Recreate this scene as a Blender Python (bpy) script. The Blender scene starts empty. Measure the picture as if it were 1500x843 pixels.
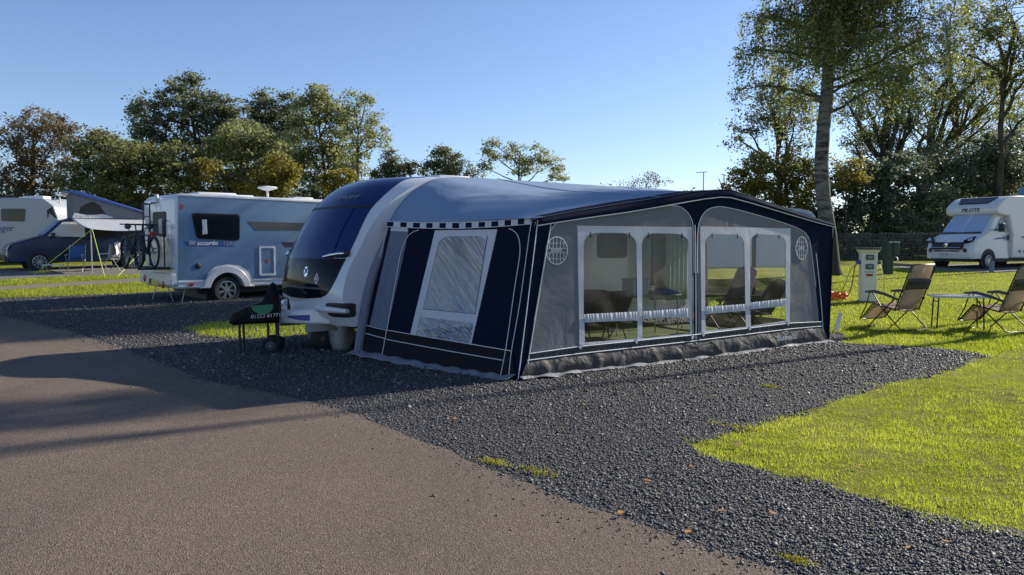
import bpy, bmesh, math, random
import numpy as np
from mathutils import Vector, Matrix
from mathutils.geometry import tessellate_polygon
R = math.radians
random.seed(7)
rng = np.random.default_rng(11)
scene = bpy.context.scene
COL = scene.collection

# ------------------------------------------------------------------ camera geometry (used to lay the place out)
FPX, CAMH = 1150.0, 1.6
PITCH = math.atan(65.5 / FPX)
_c, _s = math.cos(PITCH), math.sin(PITCH)
def ray(px, py):
    dx = (px - 750) / FPX; dy = -(py - 421.5) / FPX
    return Vector((dx, _c + dy * _s, -_s + dy * _c))
def at(px, py, Y):
    r = ray(px, py); return Vector((r.x / r.y * Y, Y, CAMH + r.z / r.y * Y))
def g(y):
    t = min(max(0.0, y - 12), 38.0)
    return .033 * t * t / (t + 4)
def gnp(y):
    t = np.clip(y - 12, 0, 38.0)
    return .033 * t * t / (t + 4)
def gnd(px, py):
    r = ray(px, py); lo, hi = .5, 300.0
    for _ in range(50):
        m = (lo + hi) / 2
        if CAMH + r.z / r.y * m > g(m): lo = m
        else: hi = m
    return Vector((r.x / r.y * m, m, g(m)))

class Frame:
    """a yawed local frame standing at a world point"""
    def __init__(s, o, yaw):
        s.o = Vector(o); s.yaw = yaw
        s.R = Matrix.Rotation(yaw, 3, 'Z'); s.Ri = s.R.transposed()
    def tol(s, p): return s.Ri @ (Vector(p) - s.o)
    def tow(s, p): return s.R @ Vector(p) + s.o
    def hit(s, px, py, n, d):
        n = Vector(n); c = s.tol((0, 0, CAMH)); r = s.Ri @ ray(px, py)
        return c + r * ((d - n.dot(c)) / n.dot(r))
    def Y(s, px, py, y=0.0): return s.hit(px, py, (0, 1, 0), y)
    def X(s, px, py, x=0.0): return s.hit(px, py, (1, 0, 0), x)

# ------------------------------------------------------------------ objects
def tag(o, label=None, cat=None, group=None, kind=None):
    if label: o['label'] = label
    if cat: o['category'] = cat
    if group: o['group'] = group
    if kind: o['kind'] = kind
    return o
def thing(name, loc, yaw, label, cat, group=None):
    o = bpy.data.objects.new(name, None); COL.objects.link(o)
    o.empty_display_size = .2
    o.location = loc; o.rotation_euler = (0, 0, yaw)
    return tag(o, label, cat, group)
def kids(o): return [c for c in bpy.data.objects if c.parent == o]
def copy_tree(o, parent=None):
    c = o.copy(); COL.objects.link(c); c.parent = parent
    for ch in kids(o): copy_tree(ch, c)
    return c
def link_mesh(name, me, parent=None, loc=None):
    o = bpy.data.objects.new(name, me); COL.objects.link(o)
    if parent: o.parent = parent
    if loc is not None: o.location = loc
    return o

class MB:
    def __init__(s): s.v = []; s.f = []; s.mi = []; s.m = 0
    def add(s, vs, fs):
        b = len(s.v); s.v += [tuple(v) for v in vs]
        for f in fs: s.f.append(tuple(i + b for i in f)); s.mi.append(s.m)
        return s
    def box(s, c, d, rot=None):
        c = Vector(c); h = Vector(d) / 2; vs = []
        for z in (-1, 1):
            for y in (-1, 1):
                for x in (-1, 1):
                    p = Vector((x * h.x, y * h.y, z * h.z))
                    if rot is not None: p = rot @ p
                    vs.append(c + p)
        return s.add(vs, [(0, 2, 3, 1), (4, 5, 7, 6), (0, 1, 5, 4), (2, 6, 7, 3), (0, 4, 6, 2), (1, 3, 7, 5)])
    def bar(s, a, b, w, h=None):
        """square bar from a to b"""
        h = h or w; a = Vector(a); b = Vector(b); d = (b - a)
        q = d.to_track_quat('X', 'Z').to_matrix()
        return s.box((a + b) / 2, (d.length, w, h), q)
    def tube(s, pts, r, n=8, caps=True, closed=False):
        pts = [Vector(p) for p in pts]; N = len(pts)
        rs = r if isinstance(r, (list, tuple)) else [r] * N
        T = []
        for i in range(N):
            a = pts[(i - 1) % N] if (closed or i > 0) else pts[i]
            b = pts[(i + 1) % N] if (closed or i < N - 1) else pts[i]
            t = (b - a); T.append(t.normalized() if t.length > 1e-9 else Vector((0, 0, 1)))
        u = T[0].orthogonal().normalized(); vs = []
        for i in range(N):
            u = (u - T[i] * u.dot(T[i]))
            u = u.normalized() if u.length > 1e-6 else T[i].orthogonal().normalized()
            w = T[i].cross(u)
            for k in range(n):
                a = 2 * math.pi * k / n
                vs.append(pts[i] + (u * math.cos(a) + w * math.sin(a)) * rs[i])
        fs = []
        for i in range(N if closed else N - 1):
            j = (i + 1) % N
            for k in range(n):
                l = (k + 1) % n
                fs.append((i * n + k, i * n + l, j * n + l, j * n + k))
        if caps and not closed:
            fs.append(tuple(range(n - 1, -1, -1))); fs.append(tuple((N - 1) * n + k for k in range(n)))
        return s.add(vs, fs)
    def lathe(s, c, axis, prof, n=24, cap=True):
        """prof: (radius, distance along axis) pairs"""
        c = Vector(c); ax = Vector(axis).normalized(); u = ax.orthogonal().normalized(); w = ax.cross(u)
        vs = []; fs = []
        for (r, h) in prof:
            for k in range(n):
                a = 2 * math.pi * k / n
                vs.append(c + ax * h + (u * math.cos(a) + w * math.sin(a)) * r)
        for i in range(len(prof) - 1):
            for k in range(n):
                l = (k + 1) % n
                fs.append((i * n + k, i * n + l, (i + 1) * n + l, (i + 1) * n + k))
        if cap and prof[0][0] > 1e-5: fs.append(tuple(range(n - 1, -1, -1)))
        if cap and prof[-1][0] > 1e-5: fs.append(tuple((len(prof) - 1) * n + k for k in range(n)))
        return s.add(vs, fs)
    def prism(s, pts, off):
        """solid: polygon pts swept by vector off"""
        pts = [Vector(p) for p in pts]; off = Vector(off); n = len(pts)
        fs = [tuple(range(n - 1, -1, -1)), tuple(range(n, 2 * n))]
        for i in range(n):
            j = (i + 1) % n; fs.append((i, j, n + j, n + i))
        return s.add(pts + [p + off for p in pts], fs)
    def holed(s, outer, holes, off):
        """solid sheet with holes, swept by off"""
        loops = [[Vector(p) for p in outer]] + [[Vector(p) for p in h] for h in holes]
        off = Vector(off); flat = [p for l in loops for p in l]; n = len(flat)
        tris = tessellate_polygon(loops)
        fs = [tuple(t) for t in tris] + [tuple(i + n for i in reversed(t)) for t in tris]
        b = 0
        for l in loops:
            k = len(l)
            for i in range(k):
                j = (i + 1) % k; fs.append((b + i, b + j, n + b + j, n + b + i))
            b += k
        return s.add(flat + [p + off for p in flat], fs)
    def grid(s, fn, nu, nv):
        vs = [fn(i / nu, j / nv) for j in range(nv + 1) for i in range(nu + 1)]
        fs = [(j * (nu + 1) + i, j * (nu + 1) + i + 1, (j + 1) * (nu + 1) + i + 1, (j + 1) * (nu + 1) + i) for j in range(nv) for i in range(nu)]
        return s.add(vs, fs)
    def build(s, name, mats, parent=None, smooth=None, bevel=None, seg=2, solid=None, loc=None, fix=True):
        me = bpy.data.meshes.new(name)
        me.from_pydata(s.v, [], s.f)
        if not isinstance(mats, (list, tuple)): mats = [mats]
        for m in mats: me.materials.append(m)
        me.polygons.foreach_set('material_index', s.mi)
        if fix:
            bm = bmesh.new(); bm.from_mesh(me)
            bmesh.ops.recalc_face_normals(bm, faces=bm.faces)
            bm.to_mesh(me); bm.free()
        if smooth is not None:
            me.polygons.foreach_set('use_smooth', [True] * len(me.polygons))
            if smooth < 180: me.set_sharp_from_angle(angle=R(smooth))
        me.update()
        o = link_mesh(name, me, parent, loc)
        if solid:
            m = o.modifiers.new('solid', 'SOLIDIFY'); m.thickness = solid; m.offset = 0
        if bevel:
            m = o.modifiers.new('bevel', 'BEVEL'); m.width = bevel; m.segments = seg; m.limit_method = 'ANGLE'; m.angle_limit = R(30)
            m.harden_normals = False
            me.polygons.foreach_set('use_smooth', [True] * len(me.polygons))
            me.set_sharp_from_angle(angle=R(50))
        return o

def np_mesh(name, V, Fc, mat, tint=None, parent=None, loc=None, smooth=False):
    V = np.asarray(V, np.float32); Fc = np.asarray(Fc, np.int32)
    me = bpy.data.meshes.new(name)
    nf, k = Fc.shape
    me.vertices.add(len(V)); me.loops.add(nf * k); me.polygons.add(nf)
    me.vertices.foreach_set('co', V.ravel())
    me.loops.foreach_set('vertex_index', Fc.ravel())
    me.polygons.foreach_set('loop_start', np.arange(0, nf * k, k, dtype=np.int32))
    me.polygons.foreach_set('loop_total', np.full(nf, k, np.int32))
    if smooth: me.polygons.foreach_set('use_smooth', np.ones(nf, bool))
    if tint is not None:
        a = me.attributes.new('tint', 'FLOAT', 'POINT'); a.data.foreach_set('value', np.asarray(tint, np.float32))
    me.materials.append(mat); me.update(); me.validate()
    return link_mesh(name, me, parent, loc)

def text(name, s, size, mat, parent, loc, rot, shear=0.0, ext=.003, sx=1.0, bold=0.0, align='LEFT'):
    cu = bpy.data.curves.new(name, 'FONT'); cu.body = s; cu.size = size; cu.shear = shear; cu.extrude = ext
    cu.offset = bold; cu.resolution_u = 3; cu.align_x = align
    tmp = bpy.data.objects.new(name + '_curve', cu); COL.objects.link(tmp)
    bpy.context.view_layer.update()
    me = bpy.data.meshes.new_from_object(tmp.evaluated_get(bpy.context.evaluated_depsgraph_get()))
    bpy.data.objects.remove(tmp)
    me.name = name; me.materials.clear(); me.materials.append(mat)
    o = link_mesh(name, me, parent, loc); o.rotation_euler = rot; o.scale = (sx, 1, 1)
    return o
FRONTY = (R(90), 0, 0)            # lettering on a face looking along -y
FRONTX = (R(90), 0, R(-90))       # lettering on a face looking along -x

# ------------------------------------------------------------------ materials
class NT:
    def __init__(s, name):
        s.mat = bpy.data.materials.new(name); s.mat.use_nodes = True
        s.t = s.mat.node_tree; s.t.nodes.clear(); s.out = s.n('ShaderNodeOutputMaterial')
    def n(s, typ, **kw):
        nd = s.t.nodes.new(typ)
        for k, v in kw.items():
            if k in nd.inputs.keys() if isinstance(k, str) else False: nd.inputs[k].default_value = v
            else: setattr(nd, k, v)
        return nd
    def l(s, a, b): s.t.links.new(a, b)
    def coords(s, kind='Object', scale=(1, 1, 1)):
        tc = s.n('ShaderNodeTexCoord'); mp = s.n('ShaderNodeMapping'); mp.inputs['Scale'].default_value = scale
        s.l(tc.outputs[kind], mp.inputs['Vector']); return mp.outputs['Vector']
    def noise(s, vec, scale, detail=4, rough=.6, dist=0):
        nd = s.n('ShaderNodeTexNoise'); nd.inputs['Scale'].default_value = scale; nd.inputs['Detail'].default_value = detail
        nd.inputs['Roughness'].default_value = rough; nd.inputs['Distortion'].default_value = dist
        s.l(vec, nd.inputs['Vector']); return nd.outputs['Fac']
    def voro(s, vec, scale, feat='F1'):
        nd = s.n('ShaderNodeTexVoronoi'); nd.inputs['Scale'].default_value = scale; nd.feature = feat
        s.l(vec, nd.inputs['Vector']); return nd
    def ramp(s, fac, stops):
        nd = s.n('ShaderNodeValToRGB'); cr = nd.color_ramp
        while len(cr.elements) < len(stops): cr.elements.new(.5)
        for e, (p, c) in zip(cr.elements, stops):
            e.position = p; e.color = (*c, 1) if len(c) == 3 else c
        s.l(fac, nd.inputs['Fac']); return nd.outputs['Color']
    def mix(s, fac, a, b, mode='MIX'):
        nd = s.n('ShaderNodeMix', data_type='RGBA', blend_type=mode)
        for v, i in ((fac, 0), (a, 6), (b, 7)):
            if hasattr(v, 'is_linked'): s.l(v, nd.inputs[i])
            elif i == 0: nd.inputs[0].default_value = v
            else: nd.inputs[i].default_value = (*v, 1)
        return nd.outputs[2]
    def math(s, op, a, b=None):
        nd = s.n('ShaderNodeMath', operation=op)
        for v, i in ((a, 0), (b, 1)):
            if v is None: continue
            if hasattr(v, 'is_linked'): s.l(v, nd.inputs[i])
            else: nd.inputs[i].default_value = v
        return nd.outputs[0]
    def bump(s, h, strength=.3, dist=.01, prev=None):
        nd = s.n('ShaderNodeBump'); nd.inputs['Strength'].default_value = strength; nd.inputs['Distance'].default_value = dist
        s.l(h, nd.inputs['Height'])
        if prev is not None: s.l(prev, nd.inputs['Normal'])
        return nd.outputs['Normal']
    def pbsdf(s, col, rough=.5, metal=0, normal=None, coat=0, spec=.5):
        b = s.n('ShaderNodeBsdfPrincipled')
        if hasattr(col, 'is_linked'): s.l(col, b.inputs['Base Color'])
        else: b.inputs['Base Color'].default_value = (*col, 1)
        if hasattr(rough, 'is_linked'): s.l(rough, b.inputs['Roughness'])
        else: b.inputs['Roughness'].default_value = rough
        b.inputs['Metallic'].default_value = metal; b.inputs['Coat Weight'].default_value = coat
        b.inputs['Coat Roughness'].default_value = .05
        b.inputs['Specular IOR Level'].default_value = spec
        if normal is not None: s.l(normal, b.inputs['Normal'])
        return b.outputs[0]
    def end(s, sh): s.l(sh, s.out.inputs['Surface']); return s.mat
    def mixs(s, fac, a, b):
        nd = s.n('ShaderNodeMixShader')
        if hasattr(fac, 'is_linked'): s.l(fac, nd.inputs[0])
        else: nd.inputs[0].default_value = fac
        s.l(a, nd.inputs[1]); s.l(b, nd.inputs[2]); return nd.outputs[0]

def plain(name, col, rough=.5, metal=0, var=.12, scale=6, bump=0, bscale=60, coat=0, spec=.5):
    t = NT(name); v = t.coords()
    c = t.mix(t.noise(v, scale), tuple(x * (1 - var) for x in col), tuple(min(1, x * (1 + var)) for x in col))
    nrm = t.bump(t.noise(v, bscale), bump, .01) if bump else None
    r = t.math('ADD', t.math('MULTIPLY', t.noise(v, scale * 3), .15), max(.02, rough - .07))
    return t.end(t.pbsdf(c, r, metal, nrm, coat, spec))
def fabric(name, col, rough=.8, var=.1, wr=.25, transl=0.0, wscale=2.0, spec=.2):
    """canvas: weave, soft creases, optional light coming through"""
    t = NT(name); v = t.coords()
    big = t.noise(v, wscale, 3, .5, .6)
    c = t.mix(t.noise(v, 5), tuple(x * (1 - var) for x in col), tuple(min(1, x * (1 + var)) for x in col))
    n1 = t.bump(big, wr, .06); n2 = t.bump(t.noise(v, 420, 1), .08, .002, n1)
    s = t.pbsdf(c, rough, 0, n2, 0, spec)
    if transl:
        tr = t.n('ShaderNodeBsdfTranslucent'); t.l(c, tr.inputs['Color']); t.l(n1, tr.inputs['Normal'])
        s = t.mixs(transl, s, tr.outputs[0])
    return t.end(s)
def leafmat(name, c1, c2, c3, transl=.45, spec=.3, tk=1.9):
    t = NT(name)
    a = t.n('ShaderNodeAttribute', attribute_name='tint')
    c = t.ramp(a.outputs['Fac'], [(0, c1), (.5, c2), (1, c3)])
    s = t.pbsdf(c, .5, 0, None, 0, spec)
    tr = t.n('ShaderNodeBsdfTranslucent')
    t.l(t.mix(.5, c, tuple(min(1, x * tk) for x in c2)), tr.inputs['Color'])
    return t.end(t.mixs(transl, s, tr.outputs[0]))
def clearfoil(name, wr=.5, haze=.1, scale=3.0, stretch=(1, 1, 1), refl=0.0, rot=(0, 0, 0), frk=1.0, hc=(.8, .82, .85)):
    t = NT(name); v0 = t.coords('Object'); v0.node.inputs['Rotation'].default_value = rot
    mp2 = t.n('ShaderNodeMapping'); mp2.inputs['Scale'].default_value = stretch; t.l(v0, mp2.inputs['Vector']); v = mp2.outputs['Vector']
    nrm = t.bump(t.noise(v, scale, 4, .55, 1.2), wr, .05)
    gl = t.n('ShaderNodeBsdfGlossy'); gl.inputs['Roughness'].default_value = .06; t.l(nrm, gl.inputs['Normal'])
    tr = t.n('ShaderNodeBsdfTransparent'); tr.inputs['Color'].default_value = (.93, .94, .95, 1)
    fr = t.n('ShaderNodeLayerWeight'); fr.inputs['Blend'].default_value = .5; t.l(nrm, fr.inputs['Normal'])
    fac = t.math('ADD', t.math('MULTIPLY', t.math('POWER', fr.outputs['Facing'], 4.0), .8), .05)
    df = t.n('ShaderNodeBsdfDiffuse'); df.inputs['Color'].default_value = (*hc, 1); t.l(nrm, df.inputs['Normal'])
    s = t.mixs(t.math('ADD', t.math('MULTIPLY', fac, frk), refl), tr.outputs[0], gl.outputs[0])
    hz = t.math('MULTIPLY', t.noise(v, scale * 1.7, 3), haze * 2)
    return t.end(t.mixs(hz, s, df.outputs[0]))

M = {}
M['white'] = plain('white_grp', (.66, .67, .69), .22, 0, .05, 1.5, 0, 60, .4)
M['cream'] = plain('cream_plastic', (.72, .69, .58), .45, 0, .06)
M['whitedull'] = plain('white_trim', (.68, .69, .70), .5, 0, .05)
M['navyglass'] = plain('navy_glass', (.008, .026, .115), .14, 0, .1, 3, 0, 60, .12, .35)
M['navypaint'] = plain('navy_paint', (.008, .016, .055), .25, 0, .1, 3, 0, 60, .25, .3)
M['blackgloss'] = plain('black_gloss', (.007, .008, .012), .10, 0, .1, 3, 0, 60, 0, .16)
M['black'] = plain('black_plastic', (.018, .018, .02), .55, 0, .15, 6, .1)
M['darkgrey'] = plain('dark_grey_plastic', (.06, .062, .068), .5, 0, .12)
M['rubber'] = plain('tyre_rubber', (.016, .016, .017), .8, 0, .2, 10, .3, 90)
M['alloy'] = plain('alloy_wheel', (.5, .51, .53), .3, .85, .08)
M['chrome'] = plain('chrome_trim', (.75, .76, .78), .15, 1, .03)
M['steel'] = plain('galvanised_steel', (.42, .43, .44), .45, .7, .12)
M['bluesilver'] = plain('blue_silver_paint', (.12, .205, .33), .26, .1, .04, 1.2, 0, 60, .3)
M['window'] = plain('dark_window', (.012, .014, .017), .06, 0, .2, 3, 0, 60, 0, .35)
M['red'] = plain('red_lens', (.42, .03, .02), .25, 0, .1)
M['amber'] = plain('amber_lens', (.55, .2, .04), .25, 0, .1)
M['plate'] = plain('yellow_plate', (.62, .48, .05), .4, 0, .05)
M['orange'] = plain('orange_cable_plastic', (.75, .13, .02), .45, 0, .1)
M['bluepaint'] = plain('blue_decal', (.03, .07, .26), .35, 0, .08)
M['navy'] = fabric('navy_canvas', (.0085, .0115, .031), .85, .15, .22, 0, 2, .06)
M['grey'] = fabric('grey_canvas', (.23, .225, .235), .8, .06, .5, .2, 2.2)
M['greyblue'] = fabric('blue_grey_mesh', (.17, .20, .26), .8, .1, .5, .1, 4)
M['roofcanvas'] = fabric('pale_blue_roof_canvas', (.32, .43, .59), .7, .05, .45, .34, 1.6)
M['mud'] = fabric('charcoal_mudwall', (.019, .020, .024), .8, .12, .6, 0, 5, .05)
M['mudsunlit'] = fabric('charcoal_sunlit_mudwall', (.060, .055, .055), .6, .14, .7, 0, 5, .3)  # same mudwall cloth, colour lightened to carry the grazing sun on the front
M['shadewhite'] = plain('shaded_white_grp', (.36, .39, .43), .3, 0, .06, 1.5, 0, 60, .2)  # white grp with the shade on the parked vehicles put into its colour
M['mudlight'] = fabric('grey_ground_skirt', (.22, .23, .25), .6, .12, .6, 0, 6)
M['pvcwhite'] = fabric('white_pvc', (.62, .63, .65), .45, .04, .2, .1, 3)
M['piping'] = plain('white_piping', (.75, .75, .75), .5, 0, .05)
M['pad'] = fabric('grey_pad', (.2, .22, .27), .8, .08, .4, 0, 4)
M['beigepad'] = fabric('beige_pad', (.45, .40, .34), .8, .08, .3, .15, 4)
M['foil'] = clearfoil('clear_window_foil', .05, .008, 1.2, (1, 1, 1), 0.0, (0, 0, 0), .7)
M['foilwr'] = clearfoil('creased_window_foil', .6, .075, 1.5, (1, .5, 5.0), .12, (-.65, 0, 0), .8, (.45, .58, .85))
M['foilside'] = clearfoil('smooth_window_foil', .05, .004, 1.5, (1, 1, 1), 0.0, (0, 0, 0), .35)
M['darkcloth'] = fabric('dark_chair_fabric', (.028, .032, .06), .85, .5, .3, 0, 9)
M['purplecloth'] = fabric('grey_purple_chair_fabric', (.13, .11, .16), .85, .3, .3, 0, 9)
M['bluecloth'] = fabric('blue_cloth', (.05, .11, .28), .8, .2, .4, 0, 6)
M['greycloth'] = fabric('grey_cushion_fabric', (.22, .22, .25), .85, .15, .4, 0, 6)
M['whitecloth'] = fabric('white_cloth', (.7, .7, .7), .85, .05, .4, .1, 6)
M['greencurtain'] = fabric('pale_green_curtain', (.45, .55, .48), .8, .08, .4, .3, 5)
M['tan'] = fabric('tan_sling_mesh', (.55, .46, .36), .8, .08, .15, .6, 6)
M['tandark'] = fabric('brown_headrest', (.10, .085, .075), .8, .08, .2, .05, 6)
M['frame'] = plain('dark_bronze_frame', (.05, .042, .036), .4, .5, .1)
M['blackcover'] = fabric('black_cover', (.010, .010, .012), .55, .2, .9, 0, 4)
M['greenbadge'] = plain('green_badge', (.03, .22, .10), .5, 0, .1)
M['popcanvas'] = fabric('grey_pop_top_canvas', (.20, .22, .24), .8, .08, .4, .15, 3)
M['sail'] = fabric('white_sail_canvas', (.62, .64, .68), .7, .05, .3, .35, 2)
M['lime'] = plain('lime_guy_rope', (.55, .62, .12), .6, 0, .1)
M['greenpost'] = plain('dark_green_post', (.02, .035, .022), .5, 0, .15)
M['rugmat'] = fabric('green_brown_mat', (.085, .105, .040), .9, .35, .3, 0, 7)
M['wallin'] = plain('cream_side_panel', (.60, .56, .50), .4, 0, .04, 2)
M['orangeleaf'] = plain('fallen_leaf', (.38, .17, .03), .7, 0, .3, 20)
# ------------------------------------------------------------------ sky, sun, camera
SUN_AZ, SUN_EL = R(58.5), R(27.5)      # azimuth clockwise from +y
world = bpy.data.worlds.new('World'); scene.world = world; world.use_nodes = True
wt = world.node_tree; bg = wt.nodes['Background']
sky = wt.nodes.new('ShaderNodeTexSky'); sky.sky_type = 'NISHITA'; sky.sun_disc = False
sky.sun_elevation = SUN_EL; sky.sun_rotation = SUN_AZ; sky.altitude = 60; sky.air_density = .9; sky.dust_density = .25; sky.ozone_density = 3.5
tint = wt.nodes.new('ShaderNodeMix'); tint.data_type = 'RGBA'; tint.blend_type = 'MULTIPLY'; tint.inputs[0].default_value = 1; tint.inputs[7].default_value = (1.0, .968, 1.03, 1)
wt.links.new(sky.outputs[0], tint.inputs[6]); wt.links.new(tint.outputs[2], bg.inputs[0]); bg.inputs[1].default_value = .105
ld = bpy.data.lights.new('sun', 'SUN'); ld.energy = 5.0; ld.angle = R(.53); ld.color = (1, .92, .78)
lo = bpy.data.objects.new('sun', ld); COL.objects.link(lo)
sd = Vector((math.sin(SUN_AZ) * math.cos(SUN_EL), math.cos(SUN_AZ) * math.cos(SUN_EL), math.sin(SUN_EL)))
lo.rotation_euler = (-sd).to_track_quat('-Z', 'Y').to_euler()
lo.location = (20, 12, 20)
cd = bpy.data.cameras.new('camera'); cam = bpy.data.objects.new('camera', cd); COL.objects.link(cam)
cd.sensor_width = 36; cd.lens = 36 * FPX / 1500; cd.clip_end = 3000; cd.clip_start = .05
cam.location = (0, 0, CAMH); cam.rotation_euler = (R(90) - PITCH, 0, 0)
scene.camera = cam
scene.view_settings.view_transform = 'Standard'; scene.view_settings.look = 'None'
scene.view_settings.exposure = .58; scene.view_settings.gamma = 1
scene.render.engine = 'CYCLES'
scene.cycles.max_bounces = 8; scene.cycles.transparent_max_bounces = 24; scene.cycles.use_denoising = True
scene.cycles.sample_clamp_indirect = 6

# ------------------------------------------------------------------ ground materials
def m_grass():
    t = NT('lawn'); v = t.coords()
    a = t.noise(v, .5, 4); b = t.noise(v, 9, 6, .7); c = t.noise(v, 60, 3)
    col = t.ramp(b, [(.32, (.04, .05, .008)), (.5, (.17, .19, .016)), (.70, (.38, .37, .045))])
    col = t.mix(t.ramp(a, [(.42, (0, 0, 0)), (.7, (1, 1, 1))]), col, (.30, .31, .05))
    n = t.bump(c, .9, .05, t.bump(b, .6, .06))
    return t.end(t.pbsdf(col, .9, 0, n, 0, .1))
def m_asphalt():
    t = NT('asphalt'); v = t.coords()
    vo = t.voro(v, 135); sp = t.noise(v, 230, 2, .8); big = t.noise(v, .55, 5, .6); mid = t.noise(v, 7, 4)
    col = t.ramp(vo.outputs['Color'], [(.0, (.038, .029, .024)), (.45, (.152, .118, .092)), (.8, (.258, .200, .158)), (1, (.43, .345, .28))])
    col = t.mix(.3, col, t.ramp(sp, [(.3, (.045, .037, .032)), (.75, (.25, .205, .175))]))
    col = t.mix(.55, col, t.ramp(big, [(.3, (.72, .72, .72)), (.7, (1.12, 1.1, 1.08))]), 'MULTIPLY')
    wv = t.noise(t.coords('Object', (.9, .14, 1)), 1.1, 4, .6)
    wv.node.inputs['Distortion'].default_value = .3
    col = t.mix(.5, col, t.ramp(wv, [(.32, (.74, .74, .76)), (.5, (1, 1, 1)), (.72, (1.16, 1.13, 1.1))]), 'MULTIPLY')
    st = t.noise(v, 2.3, 5, .7); col = t.mix(t.ramp(st, [(.66, (0, 0, 0)), (.74, (.45, .45, .45))]), col, (.07, .06, .055))
    col = t.mix(.4, col, t.ramp(mid, [(.3, (.82, .8, .78)), (.7, (1.1, 1.1, 1.1))]), 'MULTIPLY')
    cr = t.voro(v, .42, 'DISTANCE_TO_EDGE')
    nb = t.bump(vo.outputs['Distance'], .55, .012, t.bump(sp, .5, .006))
    return t.end(t.pbsdf(col, .85, 0, nb, 0, .25))
def m_gravelbed(name, k):
    t = NT(name); v = t.coords()
    vo = t.voro(v, 38); b = t.noise(v, 1.2, 4)
    col = t.ramp(vo.outputs['Color'], [(0, tuple(x * .35 for x in k)), (.5, tuple(x * .8 for x in k)), (1, tuple(x * 1.5 for x in k))])
    col = t.mix(.6, col, t.ramp(b, [(.3, (.75, .75, .75)), (.7, (1.1, 1.1, 1.1))]), 'MULTIPLY')
    nb = t.bump(vo.outputs['Distance'], 1.0, .04)
    return t.end(t.pbsdf(col, .75, 0, nb, 0, .35))
def m_stone():
    t = NT('slate_chippings')
    a = t.n('ShaderNodeAttribute', attribute_name='tint')
    col = t.ramp(a.outputs['Fac'], [(0, (.030, .029, .030)), (.6, (.112, .106, .104)), (.9, (.22, .215, .21)), (1, (.42, .40, .37))])
    return t.end(t.pbsdf(col, .6, 0, None, 0, .45))
M['lawn'] = m_grass(); M['asphalt'] = m_asphalt()
M['gravel'] = m_gravelbed('slate_gravel', (.052, .053, .06)); M['palegravel'] = m_gravelbed('pale_gravel', (.26, .245, .22))
M['stone'] = m_stone()
M['pathmat'] = plain('worn_path', (.17, .14, .11), .9, 0, .2, 4, .3, 40)
M['blade'] = leafmat('grass_blades', (.055, .085, .006), (.27, .33, .022), (.60, .56, .14), .58, .25, 2.0)
M['weed'] = leafmat('weed_leaves', (.14, .16, .02), (.30, .28, .02), (.42, .36, .03), .35)
M['soil'] = plain('bare_soil', (.09, .065, .04), .95, 0, .3, 8, .5, 40)

YL = [-8, 0] + [12 + .8 * i for i in range(49)] + [60, 90, 150, 300, 900]
def sheet(name, poly, z, mat, jit=0.0, kind='structure', step=.18):
    """flat polygon laid on the terrain, edge resampled and made ragged"""
    P = []
    n = len(poly)
    for i in range(n):
        a = Vector((poly[i][0], poly[i][1])); b = Vector((poly[(i + 1) % n][0], poly[(i + 1) % n][1]))
        k = 1
        if jit and a.y < 26 and b.y < 26 and abs(a.x) < 14: k = max(1, int((b - a).length / step))
        for q in range(k):
            p = a.lerp(b, q / k)
            if jit and k > 1: p = p + Vector((random.gauss(0, jit), random.gauss(0, jit)))
            P.append(p)
    bm = bmesh.new()
    vs = [bm.verts.new((p.x, p.y, 0)) for p in P]
    bm.faces.new(vs)
    bmesh.ops.triangulate(bm, faces=bm.faces[:], ngon_method='EAR_CLIP')
    for yy in YL[2:-5]:
        bmesh.ops.bisect_plane(bm, geom=bm.verts[:] + bm.edges[:] + bm.faces[:], plane_co=(0, yy, 0), plane_no=(0, 1, 0))
    for v in bm.verts: v.co.z = g(v.co.y) + z
    bmesh.ops.recalc_face_normals(bm, faces=bm.faces)
    for f in bm.faces:
        if f.normal.z < 0: f.normal_flip()
    me = bpy.data.meshes.new(name); bm.to_mesh(me); bm.free(); me.materials.append(mat)
    o = link_mesh(name, me); o['kind'] = kind
    return o
# ground: one sheet to the horizon
XL = [-900, -200, -60, -25, -10, 0, 10, 25, 60, 200, 900]
gb = MB(); gb.add([(x, y, g(y)) for y in YL for x in XL], [(j * 11 + i, j * 11 + i + 1, (j + 1) * 11 + i + 1, (j + 1) * 11 + i) for j in range(len(YL) - 1) for i in range(10)])
gb.build('ground', M['lawn'])['kind'] = 'structure'

A37 = R(37)
Npt = gnd(757, 558)
uu = Vector((math.cos(A37), math.sin(A37), 0)); vv = Vector((-uu.y, uu.x, 0))
CF = Frame(Npt + vv * 2.95, A37)         # caravan frame: x to the rear, y to the far side, near side wall at y = 0
CF.o.z = 0
EDGE = [(0, 462), (50, 474), (100, 485), (170, 508), (240, 534), (300, 558), (380, 574), (450, 590), (515, 605), (600, 640), (700, 681), (780, 712), (850, 741), (930, 768), (1000, 792), (1080, 818), (1150, 842)]
EW = [gnd(*p).to_2d() for p in EDGE]
gp = lambda L: [gnd(*p).to_2d() for p in L]
LAWN_EDGE = [(1232, 503), (1300, 506), (1380, 511), (1430, 518), (1446, 524), (1420, 533), (1380, 545), (1330, 557), (1290, 569), (1245, 582), (1200, 595), (1150, 611), (1100, 627), (1050, 640), (1010, 654), (1040, 668), (1080, 680), (1140, 697), (1200, 712), (1300, 742), (1400, 760), (1500, 778), (1700, 830)]
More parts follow.
